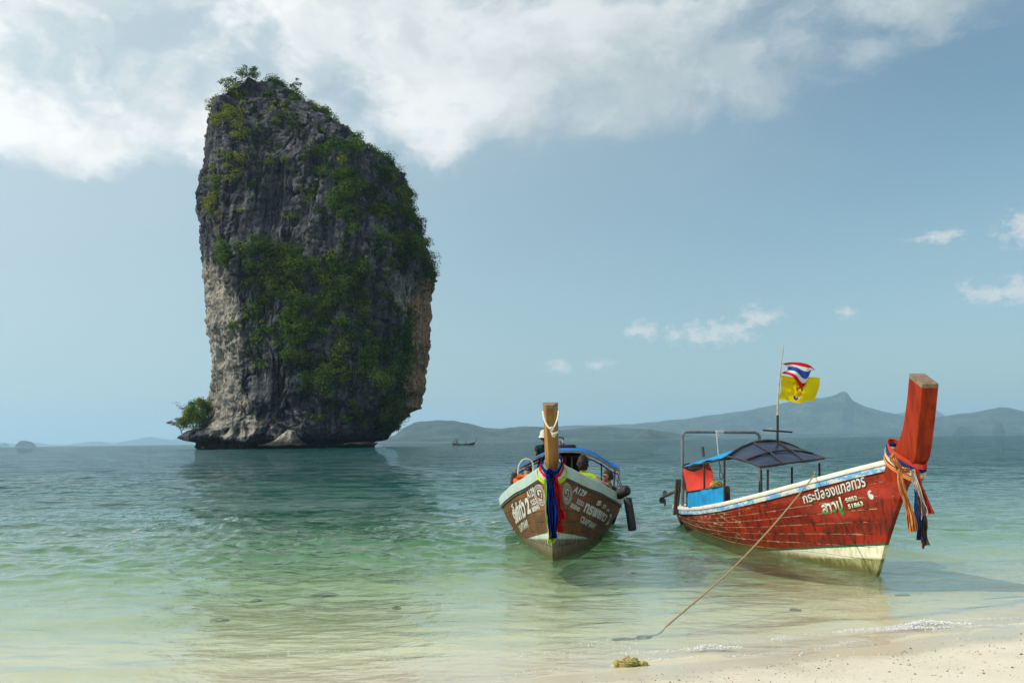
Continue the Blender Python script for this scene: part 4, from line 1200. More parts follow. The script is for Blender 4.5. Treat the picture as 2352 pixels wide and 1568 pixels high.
# ------------------------------------------------------------------ red boat: fittings
def w2(bt, px, py, Y): return bt.local(at(px, py, Y))
def zz2(x, y): return (1494.5 + x * .29306, 765.6 + y * .29306)
def r2(x, y, Y): return w2(RB, *zz2(x, y), Y)
def zz3(x, y): return (1776.2 + x * .33213, 826.8 + y * .33213)
def r3(x, y, Y): return w2(RB, *zz3(x, y), Y)

# canopy: blue sheet aft, smoked sheet forward, on an iron frame
nearE = [r2(262, 1050, 17.7), r2(430, 1015, 16.6), r2(600, 978, 15.4), r2(740, 1012, 14.7), r2(862, 1062, 14.1)]
farE = [r2(560, 990, 18.4), r2(780, 962, 17.3), r2(1165, 918, 16.3), r2(1270, 955, 15.7), r2(1363, 995, 15.0)]
crown = [.04, .10, .20, .10, .0]
def canopy_pt(v, w, lift=0.0):
    x = v * 4; i = min(int(x), 3); t = x - i
    a = np.array(nearE[i]) * (1 - t) + np.array(nearE[i + 1]) * t
    b = np.array(farE[i]) * (1 - t) + np.array(farE[i + 1]) * t
    c = crown[i] * (1 - t) + crown[i + 1] * t
    p = a * (1 - w) + b * w
    p[2] += c * 4 * w * (1 - w) + lift
    return p
def canopy_patch(v0, v1, nv, nw, lift=0.0, sag=.030):
    P = np.array([[canopy_pt(v0 + (v1 - v0) * i / (nv - 1), j / (nw - 1)) for j in range(nw)] for i in range(nv)])
    P[..., 2] += lift + sag * fbm(P * 3.1, 2, 300)
    return P
can = bpy.data.objects.new('canopy', None); link(can, rb)
MB().sheet(canopy_patch(0, .5, 14, 12, .018), thick=.006).build('blue_sheet', M_TARPB, can)
MB().sheet(canopy_patch(.5, 1, 12, 12, .018), thick=.006).build('smoked_sheet', M_SMOKE, can)
for v in (0, .25, .5, .75, 1):
    MB().tube([canopy_pt(v, j / 10, .034 if v > .4 else 0) for j in range(11)], .016 if v != .5 else .022, 6).build('canopy_rib', M_IRON, can)
for w in (0, .36, .68, 1):
    MB().tube([canopy_pt(i / 12, w, .034 if i > 5 else 0) for i in range(13)], .016, 6).build('canopy_rail', M_IRON, can)
for (x0, y0, x1, y1, Y) in ((285, 1048, 285, 1352, 17.6), (420, 1020, 420, 1330, 16.6), (578, 985, 578, 1318, 15.3), (865, 1066, 868, 1262, 14.1), (918, 1064, 916, 1262, 14.3), (1107, 1046, 1107, 1250, 14.6), (1322, 1014, 1324, 1250, 15.0)):
    MB().tube([r2(x0, y0, Y), r2(x1, y1, Y)], .018, 7).build('canopy_post', M_IRON, rb)
# grey pipe gantry across the stern
pa = [r2(250, 1352, 17.9), r2(249, 1100, 17.9), r2(248, 800, 17.9), r2(262, 776, 17.92), r2(285, 770, 17.95), r2(550, 772, 18.0), r2(815, 775, 18.05), r2(842, 786, 18.08), r2(854, 815, 18.1), r2(858, 1000, 18.1), r2(858, 1330, 18.1)]
MB().tube(pa, .030, 8).build('gantry', M_STEEL, rb)
# mast, crossbar, bamboo pole
MB().tube([r2(995, 884, 15.6), r2(995, 640, 15.6)], .022, 8).build('mast', M_IRON, rb)
MB().tube([r2(880, 757, 15.55), r2(1108, 772, 15.65)], .015, 7).build('crossbar', M_IRON, rb)
MB().tube(spline([r2(994, 650, 15.6), r2(1000, 480, 15.6), r2(1020, 260, 15.6), r2(1044, 78, 15.6)], 16), list(np.linspace(.019, .009, 16)), 7).build('flag_pole', M_BAMBOO, rb)
# blue weathercloth panel along the near rail, dark end board
def quad_sheet(a, b, c, d, nu, nv, amp, seed, fr=3.0):
    P = np.array([[(np.array(a) * (1 - i / (nu - 1)) + np.array(b) * i / (nu - 1)) * (1 - j / (nv - 1)) + (np.array(d) * (1 - i / (nu - 1)) + np.array(c) * i / (nu - 1)) * j / (nv - 1) for j in range(nv)] for i in range(nu)])
    nrm = np.cross(P[-1, 0] - P[0, 0], P[0, -1] - P[0, 0]); nrm = nrm / np.linalg.norm(nrm)
    return P + (amp * fbm(P * fr, 3, seed))[..., None] * nrm
MB().sheet(quad_sheet(r2(290, 1240, 17.45), r2(576, 1198, 15.35), r2(579, 1322, 15.35), r2(296, 1362, 17.45), 22, 10, .02, 5), thick=.01).build('blue_panel', M_TARPB, rb)
MB().tube([r2(287, 1240, 17.45), r2(577, 1198, 15.35)], .014, 6).build('panel_rail', M_IRON, rb)
P = []
for i in range(14):
    a = math.pi * i / 13
    P.append(r2(601 - 21 * math.cos(a), 1215 - 22 * math.sin(a), 15.6))
P = [r2(580, 1330, 15.6)] + P + [r2(624, 1330, 15.6)]
V = [tuple(p) for p in P] + [tuple(Vector(p) + Vector((-.03, 0, 0))) for p in P]
n_ = len(P)
MB().add(V, [tuple(range(n_)), tuple(range(2 * n_ - 1, n_ - 1, -1))] + [(i, (i + 1) % n_, n_ + (i + 1) % n_, n_ + i) for i in range(n_)]).build('seat_back', M_IN, rb)
# red cloth slung under the canopy at the stern
NU_, NV_ = 26, 18
top = spline([r2(252, 1058, 17.5), r2(330, 1084, 17.2), r2(400, 1058, 16.9), r2(455, 1018, 16.7), r2(482, 1075, 16.6)], NU_)
bot = spline([r2(290, 1236, 17.3), r2(340, 1232, 17.1), r2(410, 1222, 16.9), r2(470, 1212, 16.7), r2(494, 1165, 16.6)], NU_)
P = np.array([[np.array(top[i]) * (1 - j / (NV_ - 1)) + np.array(bot[i]) * j / (NV_ - 1) for j in range(NV_)] for i in range(NU_)])
P[..., 1] += .07 * np.sin(np.linspace(0, math.pi, NV_))[None] * np.sin(np.linspace(0, 3.1, NU_))[:, None] + .022 * fbm(P * np.array([5, 5, 3.0]), 3, 9)
P[..., 0] += .025 * np.sin(np.linspace(0, 15, NU_))[:, None] * np.linspace(1, .3, NV_)[None]
rc_o = at(*zz2(380, 1240), 17.0)
P = np.array([[RB.world(p) for p in row] for row in P])
tag(MB().sheet(P, thick=.006).build('red_tarp', M_REDC, loc=rc_o), 'red cloth slung under the blue canopy at the stern of the red boat', 'cloth')
# stern bracket
for s_ in (0, 1):
    MB().tube([r2(230 - 25 * s_, 1140, 18.6), r2(205 - 20 * s_, 1420, 18.6)], .03, 6).build('stern_bracket', M_IN, rb)

# flags
def flag_obj(name, label, corners, nu, nv, wave, mats, pick, Yd, seed):
    a, b, c, d = [np.array(at(*zz2(*p), Yd)) for p in corners]   # hoist top, fly top, fly bottom, hoist bottom
    P = np.zeros((nu, nv, 3))
    for i in range(nu):
        for j in range(nv):
            s, t = i / (nu - 1), j / (nv - 1)
            P[i, j] = (a * (1 - s) + b * s) * (1 - t) + (d * (1 - s) + c * s) * t
    S_, T_ = np.meshgrid(np.linspace(0, 1, nu), np.linspace(0, 1, nv), indexing='ij')
    P += wave(S_, T_)
    mb = MB()
    fs = grid_faces(nu, nv)
    mb.v = [tuple(p) for p in P.reshape(-1, 3)]; mb.f = [tuple(int(k) for k in f) for f in fs]
    mb.m = [pick((f[0] // nv + .5) / (nu - 1), (f[0] % nv + .5) / (nv - 1)) for f in fs]
    o = mb.build(name, mats, loc=a)
    return tag(o, label, 'flag', 'flags on the bamboo pole'), P, a
M_FR = cloth('flag_red', (.66, .030, .028), None, .3, 12); M_FW = cloth('flag_white', (.76, .76, .78), (.68, .68, .72), .3, 12); M_FB = cloth('flag_blue', (.025, .07, .33), (.04, .10, .42), .3, 9); M_FY = cloth('flag_yellow', (.86, .68, .015), (.80, .60, .01), .3, 6)
def wave1(S, T):
    z = -.045 * np.sin(S * 3.0) * (T - .2) + .055 * np.sin(S * math.pi) * (1 - T) - .14 * S ** 1.5 * (1 - T) * .35
    z += -.20 * T * np.exp(-((S - .60) / .25) ** 2) + .10 * T * smooth(.62, 1, S)
    y = .10 * np.sin(S * 7 + T * 2.0) * S + .05 * np.sin(S * 13 + 1) * T
    x = .10 * np.sin(T * math.pi) * (1 - S) - .05 * S * T
    return np.stack([x, y, z], -1)
fo, P, a = flag_obj('flag', 'wind-blown flag of red, white and blue stripes on the bamboo pole', [(1033, 236), (1300, 262), (1308, 318), (1030, 308)], 40, 36, wave1, [M_FR, M_FW, M_FB],
                    lambda s, t: 0 if (t < 1 / 6 or t > 5 / 6) else (1 if (t < 1 / 3 or t > 2 / 3) else 2), 15.55, 1)
def wave2(S, T):
    y = .045 * np.sin(S * 6 + T * 1.6) * (.3 + S) + .02 * np.sin((S * 3 - T * 4) * 3) * (1 - S)
    z = -.03 * np.sin(S * 5) * .6 + .02 * np.sin(S * 9) * T
    x = .02 * np.sin(T * 5) * S + .03 * np.sin(T * math.pi) * (1 - S)
    return np.stack([x, y, z], -1)
fy, P, a = flag_obj('flag', 'yellow flag with a royal style badge below the striped flag', [(1016, 322), (1323, 356), (1303, 548), (1003, 518)], 40, 26, wave2, [M_FY], lambda s, t: 0, 15.62, 2)
M_BRN2 = cloth('badge_brown', (.32, .09, .015), None, .3, 20); M_GOLD = cloth('badge_gold', (.60, .30, .02), None, .3, 20); M_BB = cloth('badge_blue', (.03, .05, .22), None, .3, 20); M_BW = cloth('badge_white', (.72, .70, .66), None, .3, 20)
def flag_pt(s, t, P=P):
    x, y = np.clip(s, 0, .999) * 39, np.clip(t, 0, .999) * 25
    i, j = int(x), int(y); f, g_ = x - i, y - j
    p = P[i, j] * (1 - f) * (1 - g_) + P[i + 1, j] * f * (1 - g_) + P[i, j + 1] * (1 - f) * g_ + P[i + 1, j + 1] * f * g_
    return p
def badge(shape, mat, off):
    """shape: outline in flag pixel space of the enlarged view"""
    pts = []
    for (x, y) in shape:
        s = (x - 165) / (1040 - 165) + (y - 1000) * .00002
        t = (y - (748 + (x - 165) * .11)) / 575
        pts.append(flag_pt(s, t) - a + np.array([0, -off, 0]))
    raw_mesh('badge', pts, [tuple(range(len(pts)))], mat, parent=fy, smooth_shade=False)
def ell(cx, cy, rx, ry, n=16): return [(cx + rx * math.cos(2 * math.pi * k / n), cy + ry * math.sin(2 * math.pi * k / n)) for k in range(n)]
badge([(597, 930), (612, 985), (640, 1055), (640, 1110), (612, 1112), (602, 1050), (545, 1050), (538, 1100), (512, 1095), (520, 1040), (555, 1010), (582, 975)], M_BRN2, .006)
badge(ell(570, 1165, 62, 58), M_GOLD, .007); badge(ell(560, 1162, 34, 34), M_FY, .010); badge(ell(562, 1162, 18, 18), M_BRN2, .012)
badge([(475, 1195), (515, 1215), (540, 1290), (530, 1308), (495, 1285), (476, 1245)], M_BB, .007)
badge([(552, 1235), (590, 1250), (560, 1300), (535, 1300)], M_BB, .008)
badge([(640, 1205), (650, 1222), (610, 1245), (632, 1275), (600, 1308), (555, 1300), (590, 1285), (578, 1252)], M_BW, .009)
for k, (x0, y0, x1, y1) in enumerate(((540, 930, 490, 985), (525, 960, 500, 1060), (545, 960, 515, 1050), (640, 950, 685, 1025), (635, 980, 660, 1085), (625, 985, 640, 1060))):
    badge([(x0 - 4, y0), (x0 + 4, y0), (x1 + 4, y1), (x1 - 4, y1)], M_BRN2, .008)

# long-tail engine of the red boat
en = empty('longtail_engine', at(*zz2(320, 1200), 18.3), label='long tail engine with a propeller shaft over the stern of the red boat', cat='engine')
eo = en.location
def ew(x, y, Y): return at(*zz2(x, y), Y) - eo
MB().box(ew(360, 1130, 18.3), (.5, .5, .42), bev=.05).box(ew(370, 1060, 18.3), (.34, .3, .2), bev=.04).build('engine_block', M_IRON, en)
MB().tube([ew(345, 1060, 18.2), ew(300, 1018, 18.2), ew(270, 1025, 18.2), ew(255, 1045, 18.2)], .02, 7).build('exhaust_pipe', M_IRON, en)
MB().tube([ew(330, 1190, 18.6), ew(180, 1243, 19.3), ew(96, 1280, 19.7)], [.045, .035, .03], 8).build('shaft', M_IN, en)
MB().tube([ew(415, 980, 17.9), ew(420, 1150, 18.1)], .014, 6).build('tiller_rod', M_STEEL, en)
MB().tube([ew(406, 886, 17.9), ew(412, 965, 17.9)], .032, 8).build('tiller_grip', M_IN, en)
for k, (x, y, rx, ry) in enumerate(((90, 1305, 26, 30), (112, 1250, 22, 26), (112, 1322, 10, 34))):
    c = ew(x, y, 19.7); n = 14
    A = [c + Vector((rx * .0015 * 1.6 * math.cos(2 * math.pi * i / n), .02 * math.sin(4 * math.pi * i / n), ry * .0015 * 1.6 * math.sin(2 * math.pi * i / n))) for i in range(n)]
    B = [p + Vector((0, .018, 0)) for p in A]
    MB().add(A + B, [tuple(range(n)), tuple(range(2 * n - 1, n - 1, -1))] + [(i, (i + 1) % n, n + (i + 1) % n, n + i) for i in range(n)]).build('propeller_blade', M_STEEL if k else M_IN, en)
# coil of yellow line on the panel edge
g = np.random.default_rng(5)
co = at(*zz2(515, 1195), 15.9)
mb = MB()
for k in range(3):
    mb.tube([Vector((.10 * math.cos(a + k), .05 * math.sin(a + k), .035 * math.sin(2 * a + k) + .02 * k)) for a in np.linspace(0, 6.28, 18)], .013, 5)
tag(mb.build('rope_coil', paint('yellow_line', (.55, .40, .06), rough=.9, scale=30)), 'small coil of yellow line beside the blue panel', 'rope').location = co

# rope hanging from the gantry
mb = MB()
lo = at(*zz2(520, 772), 17.97)
def lw(x, y): return at(*zz2(x, y), 17.9) - lo
mb.tube([lw(516, 772), lw(524, 880), lw(532, 960), lw(542, 1040)], .010, 6)
mb.tube(spline([lw(542, 1030), lw(549, 1070), lw(566, 1110), lw(562, 1138), lw(548, 1136), lw(540, 1110), lw(545, 1060), lw(543, 1030)], 22), .011, 6)
mb.tube([lw(510, 764), lw(520, 800), lw(528, 766), lw(534, 800)], .014, 5)
for k in range(7):
    x = 512 + k * 9
    mb.tube([lw(x, 760), lw(x + 3, 782), lw(x + 6, 760)], .016, 5)
tag(mb.build('rope', M_ROPEW, loc=None), 'pale rope with a loop hanging from the grey pipe gantry', 'rope').location = lo

# mooring line to the stone
g0, g1 = at(1868, 1094, 12.95), on_z(1531, 1437, 0.0)
ml = [g0 + Vector((.03, .05, .05)), g0, g0.lerp(g1, .33) + Vector((0, 0, -.09)), g0.lerp(g1, .66) + Vector((0, 0, -.10)), g1]
an = on_z(1482, 1462, -.08)
ml = spline(ml, 24) + spline([g1, g1.lerp(an, .5) + Vector((.03, 0, -.02)), an], 8)[1:]
base_ = Vector(an)
tag(MB().tube([Vector(p) - base_ for p in ml], .0095, 7).build('mooring_rope', M_ROPE), 'taut mooring rope running from the red boat down into the shallows', 'rope').location = base_
M_SEAROCK = paint('weedy_rock', (.15, .145, .085), (.25, .235, .15), (.32, .29, .19), .0, .85, 14)
def rock_thing(name, label, c, size, seed, mat, rot=0, group=None, n=14, amp=.35, fr_=1.6, cat='rock'):
    v, f = lump(c, size, seed, n, rot, amp, fr_)
    return tag(raw_mesh(name, v, f, mat, loc=c), label, cat, group)
rock_thing('anchor_stone', 'dark stone under water at the end of the mooring rope', an + Vector((-.02, 0, -.02)), (.08, .05, .035), 3, M_SEAROCK, .2, amp=.6)
p = on_z(1437, 1469, -.10); rock_thing('sunken_rock', 'flat dark stone under water just left of the mooring stone', p, (.13, .05, .025), 4, M_SEAROCK, .1)

# scarves
def ribbon(mb, path, width, n=34, fold=.012, seed=0, face=(0, -1, 0), folds=3, m=0, nv=15, flare=0.0):
    """hanging strip of gathered, creased cloth along a path"""
    q = np.array(spline(path, n))
    s_ = np.linspace(0, 1, n)
    q = q + np.stack([.012 * np.sin(s_ * 7 + seed), .012 * np.cos(s_ * 9 + seed * 2), 0 * s_], -1) * np.sin(s_ * math.pi / 2)[:, None]
    tg = np.gradient(q, axis=0); tg /= np.linalg.norm(tg, axis=1)[:, None] + 1e-9
    fc = np.array(face, float)
    side = np.cross(tg, fc); side /= np.linalg.norm(side, axis=1)[:, None] + 1e-9
    nn = np.cross(side, tg)
    w = np.linspace(-1, 1, nv)
    W = (width if hasattr(width, '__len__') else [width, width])
    wd_ = np.interp(s_, np.linspace(0, 1, len(W)), W)
    wd_ = wd_ * (1 + .18 * np.sin(s_ * 11 + seed * 1.3))
    P = q[:, None] + side[:, None] * (w[None, :] * wd_[:, None] / 2)[..., None]
    G = np.stack([s_[:, None] * 3.0 + 0 * w[None], w[None] * 2.6 + 0 * s_[:, None], 0 * s_[:, None] + 0 * w[None] + seed * 3.1], -1)
    cr = fbm(G, 3, seed + 40)
    am = fold * (.7 + .9 * s_)[:, None]
    P += nn[:, None] * (am * np.sin(w[None] * (folds + .6) * math.pi + s_[:, None] * 2.4 + 1.5 * cr + seed * 1.7) + 1.3 * am * cr)[..., None]
    P += side[:, None] * (.35 * am * fbm(G * 1.7, 2, seed + 60))[..., None]
    P[-1, :, 2] += .020 * pnoise(np.stack([w * 5, 0 * w + seed, 0 * w], -1), seed) + .008 * np.sin(w * 23)
    mb.sheet(P, thick=.007, m=m)
def scarf(name, label, mats, base, parts, group):
    """parts: list of (path, width, face, kwargs) in world space"""
    mb = MB()
    for (path, width, face, kw) in parts:
        ribbon(mb, [Vector(p) - base for p in path], width, face=face, **kw)
    o = mb.build(name, mats); o.location = base
    return tag(o, label, 'scarf', group)

def loop_round(bt, z0, z1, xf, xb, hw, n=12, lift=0.0):
    """path round a stem post, low in front (z0), high behind (z1), in world space"""
    out = []
    for k in range(n + 1):
        a = 2 * math.pi * k / n
        fx = (xf + xb) / 2 + (xf - xb) / 2 * math.cos(a)
        out.append(bt.world((fx, hw * math.sin(a), z0 + (z1 - z0) * (1 - math.cos(a)) / 2)))
    return out
GS = 'scarves tied round the prow of the red boat'
fR = (-.45, -.9, 0)
def s3(x, y, Y=10.92): return at(*zz3(x, y), Y)
b0 = s3(930, 760)
def loop_ribbon(bt, z0, z1, xf, xb, hw, width, mat, name, label, group, tails, seed, fold=.008):
    mb = MB()
    path = loop_round(bt, z0, z1, xf, xb, hw)
    c = bt.world(((xf + xb) / 2, 0, (z0 + z1) / 2))
    q = np.array(spline(path, 40))
    ctr_ = np.array(c)
    out = q - ctr_; out[:, 2] = 0; out /= np.linalg.norm(out, axis=1)[:, None]
    w = np.linspace(-1, 1, 7)
    up = np.array([0, 0, 1.0])
    P = q[:, None] + up * (w * width / 2)[None, :, None] + out[:, None] * (.018 + fold * np.sin(w * 6 + seed)[None, :] + .006 * np.sin(np.linspace(0, 20, 40))[:, None])[..., None]
    mb.sheet(P - ctr_, thick=.008)
    for (tp, wd_, fc, kw) in tails:
        ribbon(mb, [Vector(p) - c for p in tp], wd_, face=fc, **kw)
    o = mb.build(name, mat); o.location = c
    return tag(o, label, 'scarf', group)
M_SO = cloth('peach_scarf', (.78, .36, .14), (.62, .24, .08), .3, 8); M_SW = cloth('white_scarf', (.74, .68, .58), (.62, .55, .46), .3, 8)
M_SR = cloth('red_scarf', (.66, .05, .035), (.52, .10, .06), .3, 8); M_SB = cloth('blue_scarf', (.02, .04, .17), (.05, .09, .28), .3, 8); M_SG = cloth('grey_brown_scarf', (.13, .11, .085), (.08, .06, .05), .2, 8)
loop_ribbon(RB, 1.42, 1.74, 1.27, .58, .125, .055, M_SR, 'scarf', 'red scarf tied highest round the red prow, with a short flaring tail', GS,
            [([s3(985, 752), s3(1010, 850), s3(1045, 960), s3(1072, 1062)], [.05, .06, .08, .12], fR, dict(seed=1, fold=.014))], 1)
loop_ribbon(RB, 1.375, 1.69, 1.25, .56, .135, .035, M_SB, 'scarf', 'dark blue scarf under the red one round the red prow, hanging long', GS,
            [([s3(985, 890), s3(992, 1000), s3(1002, 1120), s3(1009, 1243)], [.03, .04, .05, .06], fR, dict(seed=2, fold=.012))], 2)
loop_ribbon(RB, 1.32, 1.635, 1.22, .53, .145, .06, M_SW, 'scarf', 'off-white scarf crossing the red prow with a straight white tail', GS,
            [([s3(966, 755), s3(985, 850), s3(1020, 970), s3(1047, 1075)], [.05, .06, .065, .075], fR, dict(seed=3, fold=.014))], 3)
loop_ribbon(RB, 1.26, 1.56, 1.16, .50, .14, .05, M_SO, 'scarf', 'peach orange scarf knotted at the front corner of the red prow', GS,
            [([s3(870, 750), s3(885, 860), s3(920, 980), s3(950, 1090), s3(972, 1185)], [.05, .06, .075, .085, .095], fR, dict(seed=4, fold=.016)),
             ([s3(865, 755), s3(900, 765), s3(950, 762)], [.08, .07, .06], fR, dict(seed=5, fold=.012)), ([s3(832, 640), s3(838, 690), s3(868, 760)], [.05, .08, .05], fR, dict(seed=8, fold=.012))], 4)
scarf('scarf', 'grey brown frayed strip hanging lowest from the red prow', M_SG, b0, [([s3(1030, 900), s3(1040, 1050), s3(1050, 1170), s3(1058, 1278)], [.03, .045, .06, .07], fR, dict(seed=6, fold=.014))], GS)
scarf('scarf', 'thin dark red strip between the blue and grey tails of the red prow', paint('maroon_strip', (.16, .02, .02), rough=.9), b0, [([s3(1005, 900), s3(1012, 1080), s3(1022, 1200), s3(1028, 1298)], [.02, .025, .03, .015], fR, dict(seed=7, fold=.006))], GS)

# ------------------------------------------------------------------ brown boat: fittings
def zz1(x, y): return (1102.5 + x * .27343, 888.1 + y * .27343)
def c1(x, y, Y): return CB.local(at(*zz1(x, y), Y))
def w1(x, y, Y): return at(*zz1(x, y), Y)
YA, YB = 17.9, 20.8
arch = [(293, 694), (345, 672), (400, 640), (465, 606), (530, 578), (630, 552), (740, 545), (840, 550), (920, 568), (1000, 605), (1070, 650), (1125, 684), (1176, 697)]
A0 = np.array(spline([c1(x, y, YA) for x, y in arch], 30))
A1 = A0.copy(); A1[:, 0] -= (YB - YA); A1[:, 1] *= .94; A1[:, 2] += .02
can2 = bpy.data.objects.new('canopy', None); link(can2, cb)
P = np.array([A0 * (1 - k / 11) + A1 * k / 11 for k in range(12)])
P[..., 2] += .03 + .022 * np.abs(np.sin(np.linspace(0, 3 * math.pi, 12)))[:, None] + .01 * fbm(P * 3, 2, 320)
P[0, :, 2] -= .01
MB().sheet(P, thick=.008).build('blue_sheet', M_TARPD, can2)
fr0 = A0.copy(); fr0[:, 2] -= .005
MB().tube(fr0, .019, 7).build('canopy_rib', M_STEEL, can2)
for k in (4, 8, 11):
    q = A0 * (1 - k / 11) + A1 * k / 11; q[:, 2] -= .01
    MB().tube(q, .017, 6).build('canopy_rib', M_STEEL, can2)
q = A0.copy(); q[:, 2] -= .09; q[:, 0] -= .12
MB().tube(q, .014, 6).build('canopy_rib', M_IRON, can2)
for (x0, y0, x1, y1, Y, mt) in ((300, 694, 306, 880, YA, M_STEEL), (350, 690, 352, 860, YA + .5, M_STEEL), (1170, 698, 1142, 900, YA, M_STEEL), (1134, 695, 1122, 900, YA + .5, M_STEEL), (770, 585, 772, 790, YA + 1.4, M_BAMBOO), (445, 640, 447, 820, YA + 1.5, M_STEEL), (1020, 640, 1022, 860, YA + 2.4, M_STEEL)):
    MB().tube([c1(x0, y0, Y), c1(x1, y1, Y)], .018, 7).build('canopy_post', mt, cb)
for k, a in enumerate((1.5, 3.0, 4.6, 6.2)):
    _, gb_, gz_ = CB.gunwale((a + .36) / 8.56)
    MB().box((-a, 0, gz_ - .12), (.26, gb_ * 1.8, .035), bev=.006).build('thwart', M_IN, cb)
MB().box((-7.6, 0, .40), (1.1, 1.5, .04), bev=.006).build('stern_deck', M_IN, cb)

# engine with silencer
eg = empty('longtail_engine', w1(720, 560, 21.4), label='engine with black silencer on the stern of the brown boat', cat='engine')
eo = eg.location
def e1(x, y, Y=21.4): return w1(x, y, Y) - eo
MB().box(e1(650, 600), (.55, .5, .4), bev=.05).build('engine_block', M_IRON, eg)
MB().tube([e1(690, 518), e1(700, 518), e1(775, 518), e1(783, 518)], [.045, .062, .062, .03], 12).tube([e1(750, 518), e1(754, 518)], .068, 12).build('silencer', M_IRON, eg)
MB().tube([e1(660, 424), e1(697, 426), e1(701, 440), e1(704, 500)], .018, 6).build('pipe_frame', M_IRON, eg)
MB().tube([e1(699, 445), e1(701, 470)], .024, 7).build('pipe_sleeve', M_BAMBOO, eg)
MB().tube([e1(600, 640), e1(560, 700, 23.4), e1(540, 760, 25.4)], [.04, .03, .028], 7).build('shaft', M_IN, eg)
MB().tube([e1(672, 455), e1(690, 490), e1(700, 510)], .014, 6).build('tiller_rod', M_IRON, eg)
rr = w1(690, 560, 20.95)
P = np.array([[np.array(w1(668 + 44 * i / 9 + 3 * math.sin(j), 505 + 60 * j / 11 + 10 * abs(i - 5) * .4, 21.0 + .05 * math.sin(i * 1.3))) for j in range(12)] for i in range(10)])
tag(MB().sheet(P, thick=.02).build('red_cloth', M_REDC, loc=rr), 'red cloth over the engine at the stern of the brown boat', 'cloth')
for (xa, xb, ya, yb, Y, lab, sd) in ((498, 560, 592, 680, 18.9, 'red life jacket hanging under the canopy, left of the brown prow', 1), (672, 714, 582, 668, 18.9, 'red life jacket hanging under the canopy, right of the brown prow', 2)):
    cc_ = w1((xa + xb) / 2, (ya + yb) / 2, Y)
    P = np.array([[np.array(w1(xa + (xb - xa) * i / 11, ya + (yb - ya) * j / 11, Y - .05 * math.sin(math.pi * i / 11) * (.6 + .4 * math.sin(3.1 * j / 11)))) for j in range(12)] for i in range(12)])
    tag(MB().sheet(P, thick=.06).build('life_jacket', M_REDC, loc=cc_), lab, 'life jacket', 'red life jackets under the canopy')
bx = w1(735, 640, 19.6)
tag(MB().box((0, 0, 0), (.55, .5, .62), bev=.06).box((0, -.02, .34), (.35, .4, .1), bev=.04).build('luggage', M_DARKC), 'dark bundle of bags under the canopy right of the brown prow', 'bag').location = bx

# rope loop standing on the left rail, tyre fender, life ring
def obj_at(mb, name, mat, loc, label, cat, group=None):
    o = mb.build(name, mat, loc=loc); return tag(o, label, cat, group)
lp = w1(345, 780, 17.0)
obj_at(MB().tube(spline([w1(324, 775, 17.0), w1(320, 720, 17.0), w1(330, 655, 17.0), w1(360, 615, 17.0), w1(395, 607, 17.0), w1(430, 622, 17.0), w1(448, 660, 17.0), w1(444, 715, 17.0), w1(420, 738, 17.0), w1(375, 745, 17.0), w1(345, 770, 17.0), w1(390, 772, 16.9)], 44), .017, 7),
       'rope_loop', M_ROPEW, lp, 'stiff pale rope loop standing above the left rail of the brown boat', 'rope')
def ring_tube(c, R_, r_, ax1, ax2, n=28, sq=1.0):
    return [Vector(c) + Vector(ax1) * R_ * math.cos(2 * math.pi * k / n) + Vector(ax2) * R_ * sq * math.sin(2 * math.pi * k / n) for k in range(n + 1)]
tc_ = w1(288, 800, 16.9)
obj_at(MB().tube(ring_tube(tc_, .11, .05, (.25, .97, 0), (0, 0, 1), sq=1.25), .05, 8), 'tyre_fender', M_RUBBER, tc_, 'black tyre fender on the left rail of the brown boat', 'fender')
tc_ = w1(352, 782, 16.8)
obj_at(MB().tube(ring_tube(tc_, .13, .05, (1, 0, 0), (0, .6, .35)), .05, 8), 'life_ring', M_ORANGE, tc_, 'orange life ring lying inside the left rail of the brown boat', 'life ring')
# fenders on the right
f0, f1 = w1(1160, 905, 16.7), w1(1238, 862, 16.4)
obj_at(MB().tube([f0, f0.lerp(f1, .08), f0.lerp(f1, .8), f0.lerp(f1, .86), f1], [.07, .095, .095, .10, .06], 10), 'fender', M_RUBBER, f0, 'thick black fender sticking out over the right rail of the brown boat', 'fender')
f0, f1 = w1(1238, 935, 16.4), w1(1281, 1202, 16.2)
obj_at(MB().tube(spline([f0, f0.lerp(f1, .06), f0.lerp(f1, .5) + Vector((.005, 0, 0)), f0.lerp(f1, .94), f1], 16), [.03, .06] + [.075] * 12 + [.065, .03], 10), 'fender', M_RUBBER, f0, 'long black fender hanging off the right side of the brown boat', 'fender')
mb = MB()
for pts in ([(1150, 720), (1180, 800), (1215, 880)], [(1142, 850), (1170, 830), (1200, 865)], [(1160, 880), (1180, 845), (1210, 860)], [(1222, 905), (1230, 925), (1240, 945)], [(1145, 780), (1175, 820), (1190, 860)]):
    mb.tube(spline([w1(x, y, 16.7) for x, y in pts], 8), .008, 5)
obj_at(mb, 'fender_lines', M_IRON, w1(1180, 860, 16.7), 'tangle of thin dark lines holding the fenders', 'rope')
